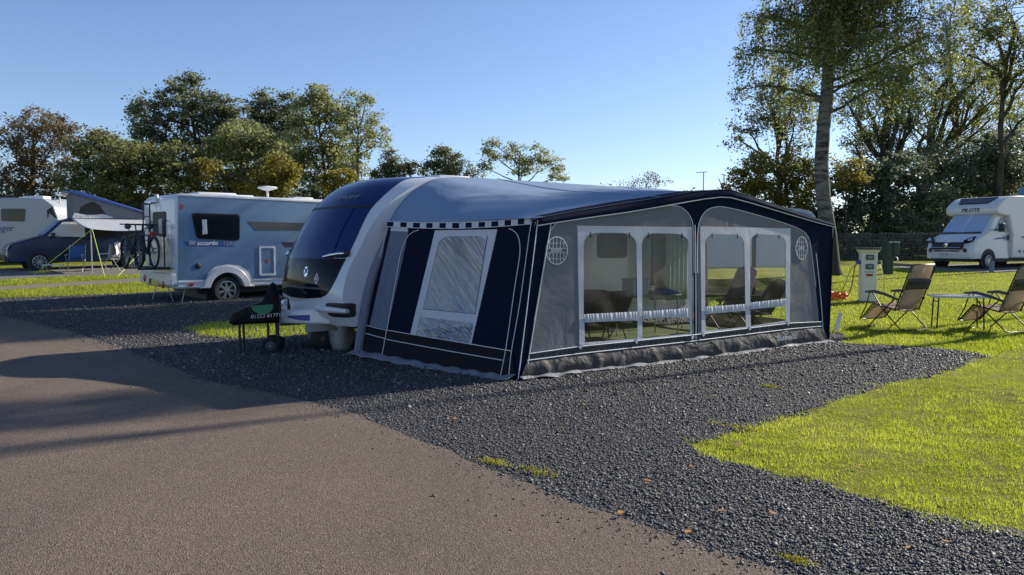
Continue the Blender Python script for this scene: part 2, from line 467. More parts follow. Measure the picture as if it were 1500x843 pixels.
GRAVEL = gp([(-300, 446), (-100, 441), (0, 437), (100, 434), (215, 429), (300, 424), (430, 419), (600, 419)]) + [CF.tow((7.2, 3.2, 0)).to_2d(), CF.tow((7.2, -2.9, 0)).to_2d()] + gp(LAWN_EDGE) + [Vector((5, 2.4)), Vector((3.3, 1.2)), Vector((1.3, 3.3))] + [p + Vector((-.25, -.25)) for p in reversed(EW)] + [Vector((-14, 19.5))]
sheet('gravel_pitch', GRAVEL, .004, M['gravel'], .035)
ROAD = EW + [Vector((2.4, 2.4)), Vector((4.2, .3)), Vector((5, -4)), Vector((-12, -4)), Vector((-40, 6)), Vector((-60, 60)), Vector((-25, 27.5)), Vector((-14.5, 19.8))]
sheet('road', ROAD, .008, M['asphalt'], .018)
VERGE = gp([(266, 483), (300, 476), (345, 473), (420, 469), (520, 465)]) + [CF.tow((7.1, 5.5, 0)).to_2d(), CF.tow((7.1, 2.9, 0)).to_2d(), CF.tow((2.0, 2.75, 0)).to_2d()] + gp([(520, 488), (430, 493), (345, 497), (300, 493)])
sheet('grass_verge', VERGE, .010, M['lawn'], .05)
sheet('camper_gravel_pad', gp([(-200, 397), (0, 395), (60, 392), (215, 386), (330, 388), (330, 398), (215, 402), (100, 405), (0, 410), (-200, 412)]), .006, M['palegravel'], 0)
sheet('path', gp([(-100, 425), (0, 420.5), (120, 413), (235, 406), (300, 403), (300, 407), (235, 411.5), (120, 418.5), (0, 425.5), (-100, 431)]), .006, M['pathmat'], 0)
sheet('motorhome_gravel_pad', gp([(1305, 391), (1420, 387), (1560, 385), (1700, 392), (1700, 400), (1540, 399), (1420, 398.5), (1330, 395)]), .006, M['palegravel'], 0)

def inpoly(X, Y, poly):
    r = np.zeros(len(X), bool); n = len(poly); j = n - 1
    for i in range(n):
        xi, yi = poly[i]; xj, yj = poly[j]
        c = ((yi > Y) != (yj > Y)) & (X < (xj - xi) * (Y - yi) / (yj - yi + 1e-12) + xi)
        r ^= c; j = i
    return r
def visible(X, Y, pad=420):
    px = 750 + FPX * X / np.maximum(Y, .1)
    return (Y > 1.5) & (px > -pad) & (px < 1500 + pad)
def scatter(poly, dens, n_try, ylim, rag=0.0):
    """random points in poly; dens(y) = points per square metre"""
    xs = [p[0] for p in poly]; ys = [p[1] for p in poly]
    x0, x1, y0, y1 = min(xs), max(xs), max(min(ys), ylim[0]), min(max(ys), ylim[1])
    X = rng.uniform(x0, x1, n_try); Y = rng.uniform(y0, y1, n_try)
    have = n_try / ((x1 - x0) * (y1 - y0))
    k = visible(X, Y) & (rng.random(n_try) < dens(Y, X) / have)
    X, Y = X[k], Y[k]
    A = X + rag * (np.sin(Y * 5.1 + X * 1.7) + np.sin(X * 11.3 - Y * 7.1) * .6 + rng.normal(0, .5, len(X))); B = Y + rag * (np.sin(X * 4.3 - Y * 2.2) + np.sin(Y * 12.7 + X * 6.1) * .6 + rng.normal(0, .5, len(X)))
    k = inpoly(A, B, poly)
    return X[k], Y[k]
def blades(name, X, Y, hmin, hmax, w, z=0.0, mat=None, edge=None):
    n = len(X); h = rng.uniform(hmin, hmax, n); a = rng.uniform(0, 6.283, n); Z = gnp(Y) + z
    ca, sa = np.cos(a), np.sin(a); lean = rng.uniform(.1, .9, n) * h; b = rng.uniform(0, 6.283, n)
    ww = w * rng.uniform(.6, 1.4, n)
    V = np.empty((n, 3, 3)); V[:, 0] = np.stack([X - ca * ww, Y - sa * ww, Z], 1); V[:, 1] = np.stack([X + ca * ww, Y + sa * ww, Z], 1)
    V[:, 2] = np.stack([X + np.cos(b) * lean, Y + np.sin(b) * lean, Z + h], 1)
    patch = .5 + .5 * np.sin(X * 1.3 + np.sin(Y * 1.7) * 2) * np.sin(Y * 1.1 + 1)
    fine = np.sin(X * 7.3 + np.sin(Y * 5.1) * 2.2) * np.sin(Y * 8.9 + np.sin(X * 3.7) * 2)
    V[:, 2, 2] += h * .35 * fine
    t = np.clip(rng.normal(.43, .26, n) + .42 * (patch - .5) + .22 * fine, 0, 1)
    if edge is not None:
        d = np.min(np.hypot(X[:, None] - edge[None, :, 0], Y[:, None] - edge[None, :, 1]), axis=1); t = np.clip(t + .45 * np.exp(-(d / .16) ** 2) * rng.random(n), 0, 1)
    return np_mesh(name, V.reshape(-1, 3), np.arange(3 * n).reshape(-1, 3), mat or M['blade'], np.repeat(t, 3))
LAWN_NEAR = gp(LAWN_EDGE[4:]) + gp([(2050, 930), (2100, 600), (2000, 480), (1446, 500)])
X, Y = scatter(LAWN_NEAR, lambda y, x: np.clip(6400 * (6.5 / y) ** 1.6, 500, 7000) * np.clip(.62 + .38 * np.sin(x * 2.3 + y + np.sin(y * 4.1)) * np.sin(y * 2.9 - x + np.sin(x * 3.3)) + .25 * np.sin(x * 9.1 + y * 3.7) * np.sin(y * 10.3 - x * 4.4), .12, 1.2), 2600000, (2, 18), .10)
LE = gp(LAWN_EDGE[4:]); LE = np.array([tuple(a.lerp(b, q / 8)) for a, b in zip(LE, LE[1:]) for q in range(8)])
tag(blades('lawn_grass', X, Y, .008, .032, .0028, edge=LE), 'short sunlit grass beside the slate gravel', 'grass', kind='stuff')
LAWN_FAR = gp([(1232, 503), (1300, 506), (1380, 511), (1430, 518), (1446, 524), (1520, 500), (2000, 480), (1900, 400), (1640, 400), (1500, 400), (1420, 399.5), (1330, 397), (1300, 391), (1210, 391)]) + [CF.tow((7.3, 3, 0)).to_2d(), CF.tow((7.25, -2.8, 0)).to_2d()]
X, Y = scatter(LAWN_FAR, lambda y, x: np.clip(1300 * (12 / y) ** 1.8, 110, 1300), 900000, (10, 42))
tag(blades('field_grass', X, Y, .018, .05, .0065), 'mown grass field running back to the stone wall', 'grass', kind='stuff')
X, Y = scatter(VERGE, lambda y, x: 700 + 0 * y, 200000, (10, 40))
tag(blades('verge_grass', X, Y, .03, .09, .006, .01), 'grass verge between the two gravel pitches', 'grass', kind='stuff')
STRIP = gp([(-100, 441), (0, 437), (100, 434), (215, 429), (235, 412), (120, 418.5), (0, 426), (-100, 431)])
STRIP2 = gp([(-100, 424), (0, 420), (120, 412.5), (235, 405.5), (215, 402.5), (100, 405.5), (0, 410.5), (-100, 412)])
for P_, nm, lb in ((STRIP, 'strip_grass', 'bright grass strip between the path and the dark gravel'), (STRIP2, 'strip_grass', 'bright grass strip between the path and the pale gravel pad')):
    X, Y = scatter(P_, lambda y, x: 260 + 0 * y, 200000, (10, 60))
    tag(blades(nm, X, Y, .03, .08, .008), lb, 'grass', kind='stuff')
# loose slate chippings over the gravel bed, spilling a little over the road edge
def stones(name, X, Y, smin, smax, z=.004):
    n = len(X); s = rng.uniform(smin, smax, n) * (1 + (rng.random(n) < .05) * .8) * np.clip(Y / 6.5, 1, 2.0)
    B = np.array([(1, 0, 0), (-1, 0, 0), (0, 1, 0), (0, -1, 0), (0, 0, 1), (0, 0, -1)], float)
    Fc = np.array([(0, 2, 4), (2, 1, 4), (1, 3, 4), (3, 0, 4), (2, 0, 5), (1, 2, 5), (3, 1, 5), (0, 3, 5)])
    D = B[None] * rng.uniform(.55, 1.25, (n, 6, 1)) + rng.normal(0, .22, (n, 6, 3))
    D[:, :, 2] *= .62
    q = rng.uniform(0, 6.283, n); tl = rng.normal(0, .35, n)
    c, s_ = np.cos(q), np.sin(q)
    x = D[:, :, 0] * c[:, None] - D[:, :, 1] * s_[:, None]; y = D[:, :, 0] * s_[:, None] + D[:, :, 1] * c[:, None]
    zz = D[:, :, 2] + x * tl[:, None]
    V = np.stack([x, y, zz], 2) * s[:, None, None]
    V[:, :, 0] += X[:, None]; V[:, :, 1] += Y[:, None]; V[:, :, 2] += (gnp(Y) + z + s * .28)[:, None]
    F_ = (Fc[None] + np.arange(n)[:, None, None] * 6).reshape(-1, 3)
    t = np.clip(rng.normal(.45, .2, n), 0, .9); t = np.where(rng.random(n) < .012, 1.0, t)
    return np_mesh(name, V.reshape(-1, 3), F_, M['stone'], np.repeat(t, 6))
GR2 = [p + Vector((.24, .24)) if len(GRAVEL) - len(EW) - 1 <= i < len(GRAVEL) - 1 else p for i, p in enumerate(GRAVEL)]
X, Y = scatter(GR2, lambda y, x: np.clip(4600 * (5.5 / y) ** 1.9, 110, 5600) * (.72 + .28 * np.sin(x * 1.1 + np.sin(y * .9) * 1.7)), 4200000, (2.5, 24), .06)
k = rng.random(len(X)) < .5
tag(stones('slate_gravel', X, Y, .0032, .0125), 'dark slate gravel covering the pitches beside the road', 'gravel', kind='stuff')

# grit that has strayed from the gravel onto the tarmac
q = rng.integers(0, len(EW) - 1, 900); tt = rng.random(900); a = np.array([tuple(p) for p in EW]); pt = a[q] + (a[q + 1] - a[q]) * tt[:, None]
dd_ = np.abs(rng.exponential(.16, 900)); X, Y = pt[:, 0] - .66 * dd_, pt[:, 1] - .75 * dd_
tag(stones('strayed_grit', X, Y, .003, .011, .008), 'loose grit strayed from the gravel onto the road edge', 'gravel', kind='stuff')
# ------------------------------------------------------------------ shared vehicle parts
def lerp_tab(tab, z):
    if z <= tab[0][0]: return tab[0][1]
    for (a, p), (b, q) in zip(tab, tab[1:]):
        if z <= b:
            t = (z - a) / (b - a); return p + (q - p) * t
    return tab[-1][1]
def smooth_tab(tab, z):
    """Catmull-Rom through (z, value) pairs"""
    if z <= tab[0][0]: return tab[0][1]
    if z >= tab[-1][0]: return tab[-1][1]
    for i in range(len(tab) - 1):
        if z <= tab[i + 1][0]: break
    p1, p2 = tab[i], tab[i + 1]; p0 = tab[max(0, i - 1)]; p3 = tab[min(len(tab) - 1, i + 2)]
    h = p2[0] - p1[0]; t = (z - p1[0]) / h
    m1 = (p2[1] - p0[1]) / max(1e-6, p2[0] - p0[0]) * h; m2 = (p3[1] - p1[1]) / max(1e-6, p3[0] - p1[0]) * h
    return (2 * t ** 3 - 3 * t * t + 1) * p1[1] + (t ** 3 - 2 * t * t + t) * m1 + (-2 * t ** 3 + 3 * t * t) * p2[1] + (t ** 3 - t * t) * m2
def wheel(parent, c, r, w=.2, spokes=10, side=-1, rimr=.68):
    """tyre with rim as sub-part; axle along local y, outside face towards side*y"""
    t = MB(); rr = r * rimr
    t.lathe(c, (0, side, 0), [(rr, -w / 2), (r * .93, -w / 2), (r, -w * .32), (r, w * .32), (r * .93, w / 2), (rr, w * .46), (rr * .97, w * .2), (rr * .97, -w * .3)], 36)
    wo = t.build('wheel', M['rubber'], parent, 40)
    m = MB(); c = Vector(c); f = c + Vector((0, side * w * .34, 0))
    m.lathe(c, (0, side, 0), [(rr, w * .44), (rr * .93, w * .46), (rr * .9, w * .3), (rr * .9, w * .1)], 36, False)
    m.lathe(f, (0, side, 0), [(0, .02), (r * .12, .02), (r * .15, -.01), (r * .15, -.05)], 16)
    for k in range(spokes // 2):
        for d in (-.2, .2):
            a = 2 * math.pi * k / (spokes // 2) + d + .3; b = a + d * .7
            p = Vector((math.cos(a) * r * .12, 0, math.sin(a) * r * .12)); q = Vector((math.cos(b) * rr * .94, 0, math.sin(b) * rr * .94))
            m.bar(f + p, f + q, .022, .024)
    m.m = 1
    m.lathe(c, (0, side, 0), [(0, w * .02), (rr * .95, w * .02), (rr * .95, -w * .1), (0, -w * .1)], 24)
    m.build('rim', [M['alloy'], M['black']], wo, 40)
    return wo
def rrect(x0, x1, z0, z1, r, n=5):
    out = []
    for cx, cz, a0 in ((x1 - r, z1 - r, 0), (x0 + r, z1 - r, 90), (x0 + r, z0 + r, 180), (x1 - r, z0 + r, 270)):
        for k in range(n + 1):
            a = R(a0 + 90 * k / n); out.append((cx + math.cos(a) * r, cz + math.sin(a) * r))
    return out
def roundpoly(P, r, n=4):
    """round the corners of a 2-D polygon"""
    out = []; N = len(P); P = [Vector(p) for p in P]
    for i in range(N):
        a, b, c = P[i - 1], P[i], P[(i + 1) % N]
        d1 = (a - b); d2 = (c - b); q = min(r, d1.length * .45, d2.length * .45)
        s, e = b + d1.normalized() * q, b + d2.normalized() * q
        for k in range(n + 1):
            t = k / n; out.append((1 - t) ** 2 * s + 2 * t * (1 - t) * b + t * t * e)
    return out
def yside(mb, P2, y, th):
    """solid plate in the x-z plane, front face at y, going th towards +y"""
    return mb.prism([(p[0], y, p[1]) for p in P2], (0, th, 0))
def xside(mb, P2, x, th):
    """solid plate in the y-z plane"""
    return mb.prism([(x, p[0], p[1]) for p in P2], (th, 0, 0))

# ------------------------------------------------------------------ the touring caravan
cv = thing('touring_caravan', CF.o, CF.yaw, 'white touring caravan with rounded navy glass front, awning fixed along its side', 'caravan')
W = 2.25
EDGE_T = [(.42, -.66), (.6, -.76), (.85, -.80), (1.2, -.72), (1.5, -.55), (1.87, -.33), (2.15, -.08), (2.35, .20), (2.48, .45), (2.56, .72), (2.6, 1.05)]
MID_T = [(.42, -.84), (.6, -.95), (.85, -1.02), (1.2, -1.005), (1.5, -.92), (1.87, -.72), (2.15, -.535), (2.35, -.33), (2.48, -.13), (2.57, .12), (2.6, .42)]
def front(y, z, off=0.0):
    def p(y, z):
        yn = max(-1, min(1, (y - W / 2) / (W / 2)))
        e, m = smooth_tab(EDGE_T, z), smooth_tab(MID_T, z)
        return Vector((e + (m - e) * (1 - abs(yn) ** 2.6), y, z))
    q = p(y, z)
    if off:
        a = (p(min(W, y + .02), z) - p(max(0, y - .02), z)); b = (p(y, min(2.6, z + .02)) - p(y, max(.42, z - .02)))
        n = a.cross(b); n.normalize()
        if n.x > 0: n = -n
        q = q + n * off
    return q
ZT = 2.6
def zrow(v): return .42 + (ZT - .42) * (1 - (1 - v) ** 1.5)
b = MB()
b.grid(lambda u, v: front(W * (.5 - .5 * math.cos(math.pi * u)), zrow(v)), 28, 44)
# roof, sides, rear, floor
XR = 6.55
rear = [(6.2, 2.585), (6.45, 2.5), (6.55, 2.2), (6.55, .55), (6.45, .42)]
def roof(u, v):
    y = W * (.5 - .5 * math.cos(math.pi * u)); p0 = front(y, ZT); return p0.lerp(Vector((6.2, y, 2.585)), v)
b.grid(roof, 28, 6)
b.grid(lambda u, v: Vector((lerp_tab([(i / 4, r[0]) for i, r in enumerate(rear)], v), W * (.5 - .5 * math.cos(math.pi * u)), lerp_tab([(i / 4, r[1]) for i, r in enumerate(rear)], v))), 28, 4)
for y in (0, W):
    pts = [front(y, zrow(k / 44)) for k in range(45)] + [Vector((x, y, z)) for x, z in rear]
    n = len(pts); b.add(pts, [tuple(range(n))])
b.add([front(W * (.5 - .5 * math.cos(math.pi * u / 28)), .42) for u in range(29)] + [(6.45, W, .42), (6.45, 0, .42)], [tuple(range(31))])
b.build('body', M['white'], cv, 40)
# the navy front: sunroof, window, black locker panel, as curved shells standing proud of the body
def shell(name, z0, z1, yl, yr, off, mat, nu=20, nv=18, th=.012, parent=cv):
    m = MB()
    fr = lambda o: (lambda u, v: front(yl(z0 + (z1 - z0) * v) + (yr(z0 + (z1 - z0) * v) - yl(z0 + (z1 - z0) * v)) * u, z0 + (z1 - z0) * v, o))
    m.grid(fr(off), nu, nv)
    s = nu + 1; k = len(m.v)
    m.v += [tuple(fr(off - th)(i / nu, j / nv)) for j in range(nv + 1) for i in range(nu + 1)]
    ring = list(range(s)) + [j * s + nu for j in range(1, nv + 1)] + [nv * s + i for i in range(nu - 1, -1, -1)] + [j * s for j in range(nv - 1, 0, -1)]
    for a, c in zip(ring, ring[1:] + ring[:1]): m.f.append((a, c, c + k, a + k)); m.mi.append(0)
    return m.build(name, mat, parent, 50)
yr_tab = [(.785, .86), (.80, .56), (.836, .35), (.917, .24), (1.035, .165), (1.18, .12), (1.42, .095), (1.7, .095), (1.93, .12), (2.1, .145), (2.25, .155), (2.44, .19), (2.56, .25), (2.6, .28)]
ylo = lambda z: smooth_tab(yr_tab, z)          # near side limit
yhi = lambda z: W - smooth_tab(yr_tab, z)
shell('sunroof', 2.13, 2.597, ylo, yhi, .012, M['navyglass'], 22, 16)
shell('window_trim', 2.095, 2.13, ylo, yhi, .018, M['black'], 22, 2)
fw = shell('front_window', 1.385, 2.095, lambda z: ylo(z) + .004, lambda z: yhi(z) - .004, .010, M['navyglass'], 22, 18)
mid = shell('centre_pane', 1.365, 2.09, lambda z: .30 + .1 * (z - 1.36), lambda z: 1.36 + .1 * (z - 1.36), .024, M['navyglass'], 14, 16, .014, fw)
lp = shell('front_panel', .787, 1.376, ylo, yhi, .010, M['blackgloss'], 22, 18)
shell('panel_crease', .935, .962, lambda z: ylo(z) + .02, lambda z: yhi(z) - .02, .016, M['darkgrey'], 20, 2, .01, lp)
pl = MB(); pl.box(front(.78, .875, .014), (.012, .14, .03)); pl.build('locker_handle', M['black'], lp)
for s in (0, 1):
    m = MB(); ya, yb = (.11, .44)
    if s: ya, yb = W - .11, W - .44
    m.tube([front(ya, 1.435, .035), front((ya * 2 + yb) / 3, 1.425, .045), front((ya + 2 * yb) / 3, 1.405, .045), front(yb, 1.39, .03)], [.026, .03, .028, .018], 8)
    m.build('light_bar', M['chrome'], cv, 60)
    h = MB(); h.tube([front(ya - .03 * (1 - 2 * s), 1.44, .02), front(ya + .08 * (1 - 2 * s), 1.435, .02)], .045, 8); h.build('light_bracket', M['black'], cv, 60)
# emblem (round silver bird badge), red-white diamond, lettering
def face_frame(y, z, off):
    p = front(y, z, off); a = (front(y + .03, z, off) - front(y - .03, z, off)).normalized(); c = (front(y, z + .03, off) - front(y, z - .03, off)).normalized()
    x = -a; n = x.cross(c).normalized(); c = n.cross(x)
    return p, Matrix((x, c, n)).transposed()
def decal_poly(mb, y, z, P2, off, th=.006):
    p, Rm = face_frame(y, z, off); mb.prism([p + Rm @ Vector((q[0], q[1], 0)) for q in P2], Rm @ Vector((0, 0, -th)))
em = MB()
circ = lambda r, n=20, sx=1, sy=1, cx=0, cy=0: [(cx + math.cos(2 * math.pi * k / n) * r * sx, cy + math.sin(2 * math.pi * k / n) * r * sy) for k in range(n)]
decal_poly(em, .79, 1.18, circ(.075, 20, .8, 1), .014)
em.m = 1
decal_poly(em, .79, 1.18, [(-.045, -.045), (-.02, .0), (-.04, .05), (.0, .03), (.035, .055), (.03, .01), (.045, -.02), (.01, -.01)], .020)
em.build('badge', [M['chrome'], M['bluepaint']], lp)
dm = MB(); decal_poly(dm, .50, 1.085, [(0, -.085), (.055, 0), (0, .085), (-.055, 0)], .014)
dm.m = 1; decal_poly(dm, .50, 1.085, [(0, -.06), (.036, 0), (0, .06), (-.036, 0)], .019)
dm.m = 0; decal_poly(dm, .50, 1.085, circ(.018, 10), .023)
dm.build('diamond_badge', [M['whitedull'], M['red']], lp)
p, Rm = face_frame(.66, 2.235, .016)
tx = text('lettering', 'SWIFT', .10, M['steel'], cv, p, (0, 0, 0), .25, .002, 1.7, 0, 'CENTER'); tx.rotation_euler = Rm.to_euler()
# lower front: grab handle recess with bar, A-frame fairing
OUTL = [front(.55 - .55 * k / 16, .66).to_2d() for k in range(17)] + [Vector((-.70 + .30 * k / 6, 0)) for k in range(1, 7)]
OL = [0]
for a, c_ in zip(OUTL, OUTL[1:]): OL.append(OL[-1] + (c_ - a).length)
def outline(d, z, off, far):
    """point a distance d along the body's outline round the front corner, at height z"""
    d = max(0, min(OL[-1] - 1e-4, d))
    for i in range(len(OL) - 1):
        if d <= OL[i + 1]: break
    t = (d - OL[i]) / (OL[i + 1] - OL[i]); p = OUTL[i].lerp(OUTL[i + 1], t); q = (OUTL[i + 1] - OUTL[i]).normalized(); n = Vector((q.y, -q.x))
    if n.x > 0 and abs(n.x) > abs(n.y): n = -n
    if n.y > 0: n = -n
    p = p + n * off; shift = (smooth_tab(EDGE_T, z) - smooth_tab(EDGE_T, .66)) if d < OL[16] else 0
    return Vector((p.x + shift, W - p.y if far else p.y, z))
for s in (0, 1):
    hb = MB()
    hb.grid(lambda u, v: outline(.24 + .50 * u, .555 + (.20 - .04 * abs(1 - 2 * u) ** 6) * v + .02 * abs(1 - 2 * u) ** 6, .010, s), 24, 6); hb.build('handle_recess', M['black'], cv, 60, None, 2, .014)
    hm = MB(); hm.tube([outline(d, z, o, s) for d, z, o in ((.02, .655, .015), (.15, .665, .04), (.3, .66, .05), (.45, .655, .05), (.58, .645, .04), (.62, .64, .01))], [.05, .048, .045, .042, .036, .03], 10)
    hm.build('grab_handle', M['white'], cv, 60)
rb = MB(); rb.grid(lambda u, v: front(.45 + (W - .9) * u, .45 + .20 * v, .05 * math.sin(math.pi * v) * math.sin(math.pi * u) ** .5), 20, 8); rb.build('front_bumper', M['white'], cv, 60)
hf = MB()   # drawbar fairing
def fair(y0, y1, x0, x1, z0, z1): hf.prism([(x0, y0, z0), (x1, y0 - .25, z0 - .03), (x1, y0 - .25, z1 + .02), (x0, y0, z1 - .05)], (0, .02, 0))
hf.add([(-.80, .40, .42), (-.80, .40, .67), (-1.33, .98, .615), (-1.35, .98, .43), (-.80, 1.85, .42), (-.80, 1.85, .67), (-1.33, 1.27, .615), (-1.35, 1.27, .43)],
       [(0, 1, 2, 3), (4, 7, 6, 5), (1, 5, 6, 2), (0, 3, 7, 4), (3, 2, 6, 7), (0, 4, 5, 1)])
fo = hf.build('drawbar_cover', M['white'], cv, None, .03, 3)
sl = MB(); q0, q1 = Vector((-1.02, .641, 0)), Vector((-1.25, .892, 0)); nn = Vector((-.738, -.674, 0)) * .006
sl.prism([q0 + nn + Vector((0, 0, .475)), q1 + nn + Vector((0, 0, .478)), q1 + nn + Vector((0, 0, .545)), q0 + nn + Vector((0, 0, .56))], nn * -3); sl.build('slot', M['bluepaint'], fo)
hx = MB(); hx.tube([(-1.3, 1.125, .50), (-1.40, 1.125, .50)], .035, 8); hx.box((-1.43, 1.125, .52), (.12, .08, .09)); hx.build('tow_hitch', M['black'], cv, 40)
jw = MB(); jw.tube([(-1.30, 1.2, .75), (-1.30, 1.2, .16)], .028, 8); jw.build('jockey_leg', M['black'], cv, 40)
jj = MB(); jj.lathe((-1.30, 1.2, .115), (0, -1, 0), [(.05, -.035), (.095, -.035), (.115, -.02), (.115, .02), (.095, .035), (.05, .035)], 20); jj.m = 1; jj.lathe((-1.30, 1.2, .115), (0, -1, 0), [(.0, -.02), (.055, -.02), (.055, .03), (0, .03)], 12)
jj.build('jockey_wheel', [M['rubber'], M['steel']], cv, 40)
cb = MB(); cb.tube([(-1.2, .98, .63), (-1.22, .95, .78), (-1.28, .97, .81), (-1.36, 1.05, .70), (-1.42, 1.1, .56)], .013, 6); cb.tube([(-1.2, .98, .60), (-1.2, .98, .70)], .025, 8); cb.build('breakaway_cable', M['black'], cv, 60)
# wheel, steadies, chassis
wheel(cv, (3.35, .14, .32), .32, .19)
wheel(cv, (3.35, W - .14, .32), .32, .19, 10, 1)
ch = MB()
for y in (.6, 1.65): ch.bar((-1.1, y, .38), (6.3, y, .38), .06, .12)
ch.build('chassis', M['steel'], cv)
for x, y in ((-.35, .35), (-.35, 1.9), (6.1, .35), (6.1, 1.9)):
    st = MB(); st.bar((x, y, .42), (x + .18, y, .03), .05); st.box((x + .2, y, .015), (.16, .12, .03)); st.build('steady', M['steel'], cv)
# near side: window, door (open), skirt; roof lights
wn = MB()
P0, P1 = CF.Y(875, 342), CF.Y(918, 378)
yside(wn, rrect(P0.x, P1.x, P1.z, P0.z, .09), -.014, .016); wn.build('side_window', M['black'], cv)
dd = MB(); yside(dd, rrect(5.6, 6.2, .55, 2.3, .06), -.012, .014); dd.build('doorway', M['darkgrey'], cv)
dr = MB(); dxa, dxb = CF.Y(954, 390, -.3).x, CF.Y(975, 390, -.3).x; dr.box(((dxa + dxb) / 2, -.30, 1.42), (dxb - dxa, .045, 1.72)); dr.build('door', M['darkgrey'], cv, None, .02)
for (xa, xb, ya, yb, z, h, nm, mt) in ((1.05, 1.75, .45, 1.25, 2.60, .075, 'roof_light', 'whitedull'), (2.55, 2.95, .9, 1.3, 2.59, .09, 'roof_vent', 'cream'), (4.0, 5.0, .6, 1.4, 2.58, .08, 'roof_light', 'whitedull')):
    m = MB(); m.prism([(xa, ya, z), (xb, ya, z), (xb, yb, z), (xa, yb, z)], (0, 0, h * .4)); m.prism([(xa + .06, ya + .06, z + h * .4), (xb - .06, ya + .06, z + h * .4), (xb - .06, yb - .06, z + h * .4), (xa + .06, yb - .06, z + h * .4)], (0, 0, h * .6))
    m.build(nm, M[mt], cv, None, .02)
sk = MB(); yside(sk, [(-.55, .30), (2.85, .30), (2.85, .44), (-.55, .44)], .012, .02); yside(sk, [(3.85, .30), (6.5, .30), (6.5, .44), (3.85, .44)], .012, .02); sk.build('side_skirt', M['whitedull'], cv)
# covered hitch-side trolley: black cover with badge, on its legs and wheel
HY = -.0
hc0 = gnd(380, 520)
HF = Frame((hc0.x, hc0.y, 0), R(12))
ht = thing('covered_trolley', HF.o, HF.yaw, 'black fabric cover with green badge over a small wheeled trolley by the drawbar', 'covered trolley')
def HP(px, py, y=0): p = HF.Y(px, py, y); return (p.x, p.z)
out = [HP(*q) for q in [(335, 466), (340, 460), (357, 451), (375, 445), (386, 440), (391, 430), (393, 420), (397, 415), (401, 418), (404, 428), (409, 445), (410, 462), (407, 474), (385, 475), (360, 476), (341, 478), (334, 474)]]
bm_ = MB(); N_ = len(out)
cxm = sum(p[0] for p in out) / N_; czm = sum(p[1] for p in out) / N_
for (yy, sc) in ((-.04, .86), (0, .97), (.1, 1), (.32, 1), (.42, .97), (.46, .86)):
    bm_.v += [(cxm + (p[0] - cxm) * sc, yy, czm + (p[1] - czm) * sc) for p in out]
for k in range(5):
    for i in range(N_): j = (i + 1) % N_; bm_.f.append((k * N_ + i, k * N_ + j, (k + 1) * N_ + j, (k + 1) * N_ + i)); bm_.mi.append(0)
bm_.f += [tuple(range(N_)), tuple(5 * N_ + i for i in range(N_))]; bm_.mi += [0, 0]
bm_.build('cover', M['blackcover'], ht, 60)
ba = MB(); c_ = HP(383, 453); yside(ba, [(c_[0] + x * 1.1, c_[1] + z) for x, z in [(-.13, .05), (.15, .07), (.13, -.02), (.08, -.06), (-.02, -.07), (-.1, -.02)]], -.052, .012); ba.build('badge', M['greenbadge'], ht)
rg = MB(); rg.tube([(c_[0] - .15, -.05, c_[1] + .06), (c_[0] - .16, -.05, c_[1] - .0), (c_[0] - .10, -.05, c_[1] - .08), (c_[0], -.05, c_[1] - .1), (c_[0] + .12, -.05, c_[1] - .06), (c_[0] + .17, -.05, c_[1] + .03)], .006, 5); rg.build('badge_ring', M['darkgrey'], ht, 60)
t0 = HP(368, 466.5); text('lettering', '01553 817713', .075, M['whitedull'], ht, (t0[0], -.047, t0[1]), (R(90), R(-3), 0), .1, .002, 1.05)
for px, yy in ((350, .05), (392, .05), (407, .05), (352, .36)):
    l = MB(); zt = HP(px, 472)[1]; xx = HP(px, 472)[0]; l.tube([(xx, yy, zt), (xx, yy, .02)], .018, 6); l.build('leg', M['black'], ht, 60)
for yy in (.02, .38):
    l = MB(); xx = HP(396, 505)[0]
    l.lathe((xx, yy, .12), (0, -1, 0), [(.0, -.025), (.075, -.025), (.105, -.03), (.12, -.015), (.12, .015), (.105, .03), (.075, .025), (.07, .018), (0, .018)], 24); l.build('wheel', M['rubber'], ht, 40)
    l = MB(); l.lathe((xx, yy - .02, .12), (0, -1, 0), [(.06, 0), (.07, .008), (.06, .012), (.02, .012), (0, .014)], 16); l.build('hub', M['darkgrey'], ht, 40)
l = MB(); l.tube([(HP(396, 505)[0], -.03, .12), (HP(396, 505)[0], .42, .12)], .012, 6); l.build('axle', M['steel'], ht, 60)
# waste water containers under the nose
def cyl_thing(name, p, label, cat, prof, mat, tilt=0):
    t = thing(name, p, 0, label, cat); m = MB(); m.lathe((0, 0, 0), (0, 0, 1), prof, 28); m.build('body', mat, t, 35); return t
pw = CF.tow((-.50, .72, 0)); w1 = cyl_thing('waste_bucket', pw, 'grey waste bucket under the caravan nose', 'bucket', [(.13, 0), (.14, .02), (.15, .1), (.17, .11), (.2, .36), (.215, .37), (.215, .39), (.19, .39), (.15, .06), (0, .06)], M['steel'])
m = MB(); m.tube([(-.2, 0, .36), (-.1, -.16, .24), (.1, -.16, .24), (.2, 0, .36)], .006, 5); m.build('handle', M['black'], w1, 60)
pw = CF.tow((-.72, .98, 0)); w2 = thing('water_barrel', pw, R(25), 'black rolling water barrel beside the bucket under the caravan nose', 'water barrel')
m = MB(); m.lathe((0, -.16, .18), (0, 1, 0), [(.05, 0), (.12, .0), (.17, .02), (.18, .05), (.18, .27), (.17, .3), (.12, .32), (.05, .32)], 24); m.build('barrel', M['black'], w2, 40)
m = MB(); m.lathe((0, -.16, .18), (0, -1, 0), [(.04, 0), (.04, .03), (0, .03)], 12); m.build('cap', M['darkgrey'], w2, 40)
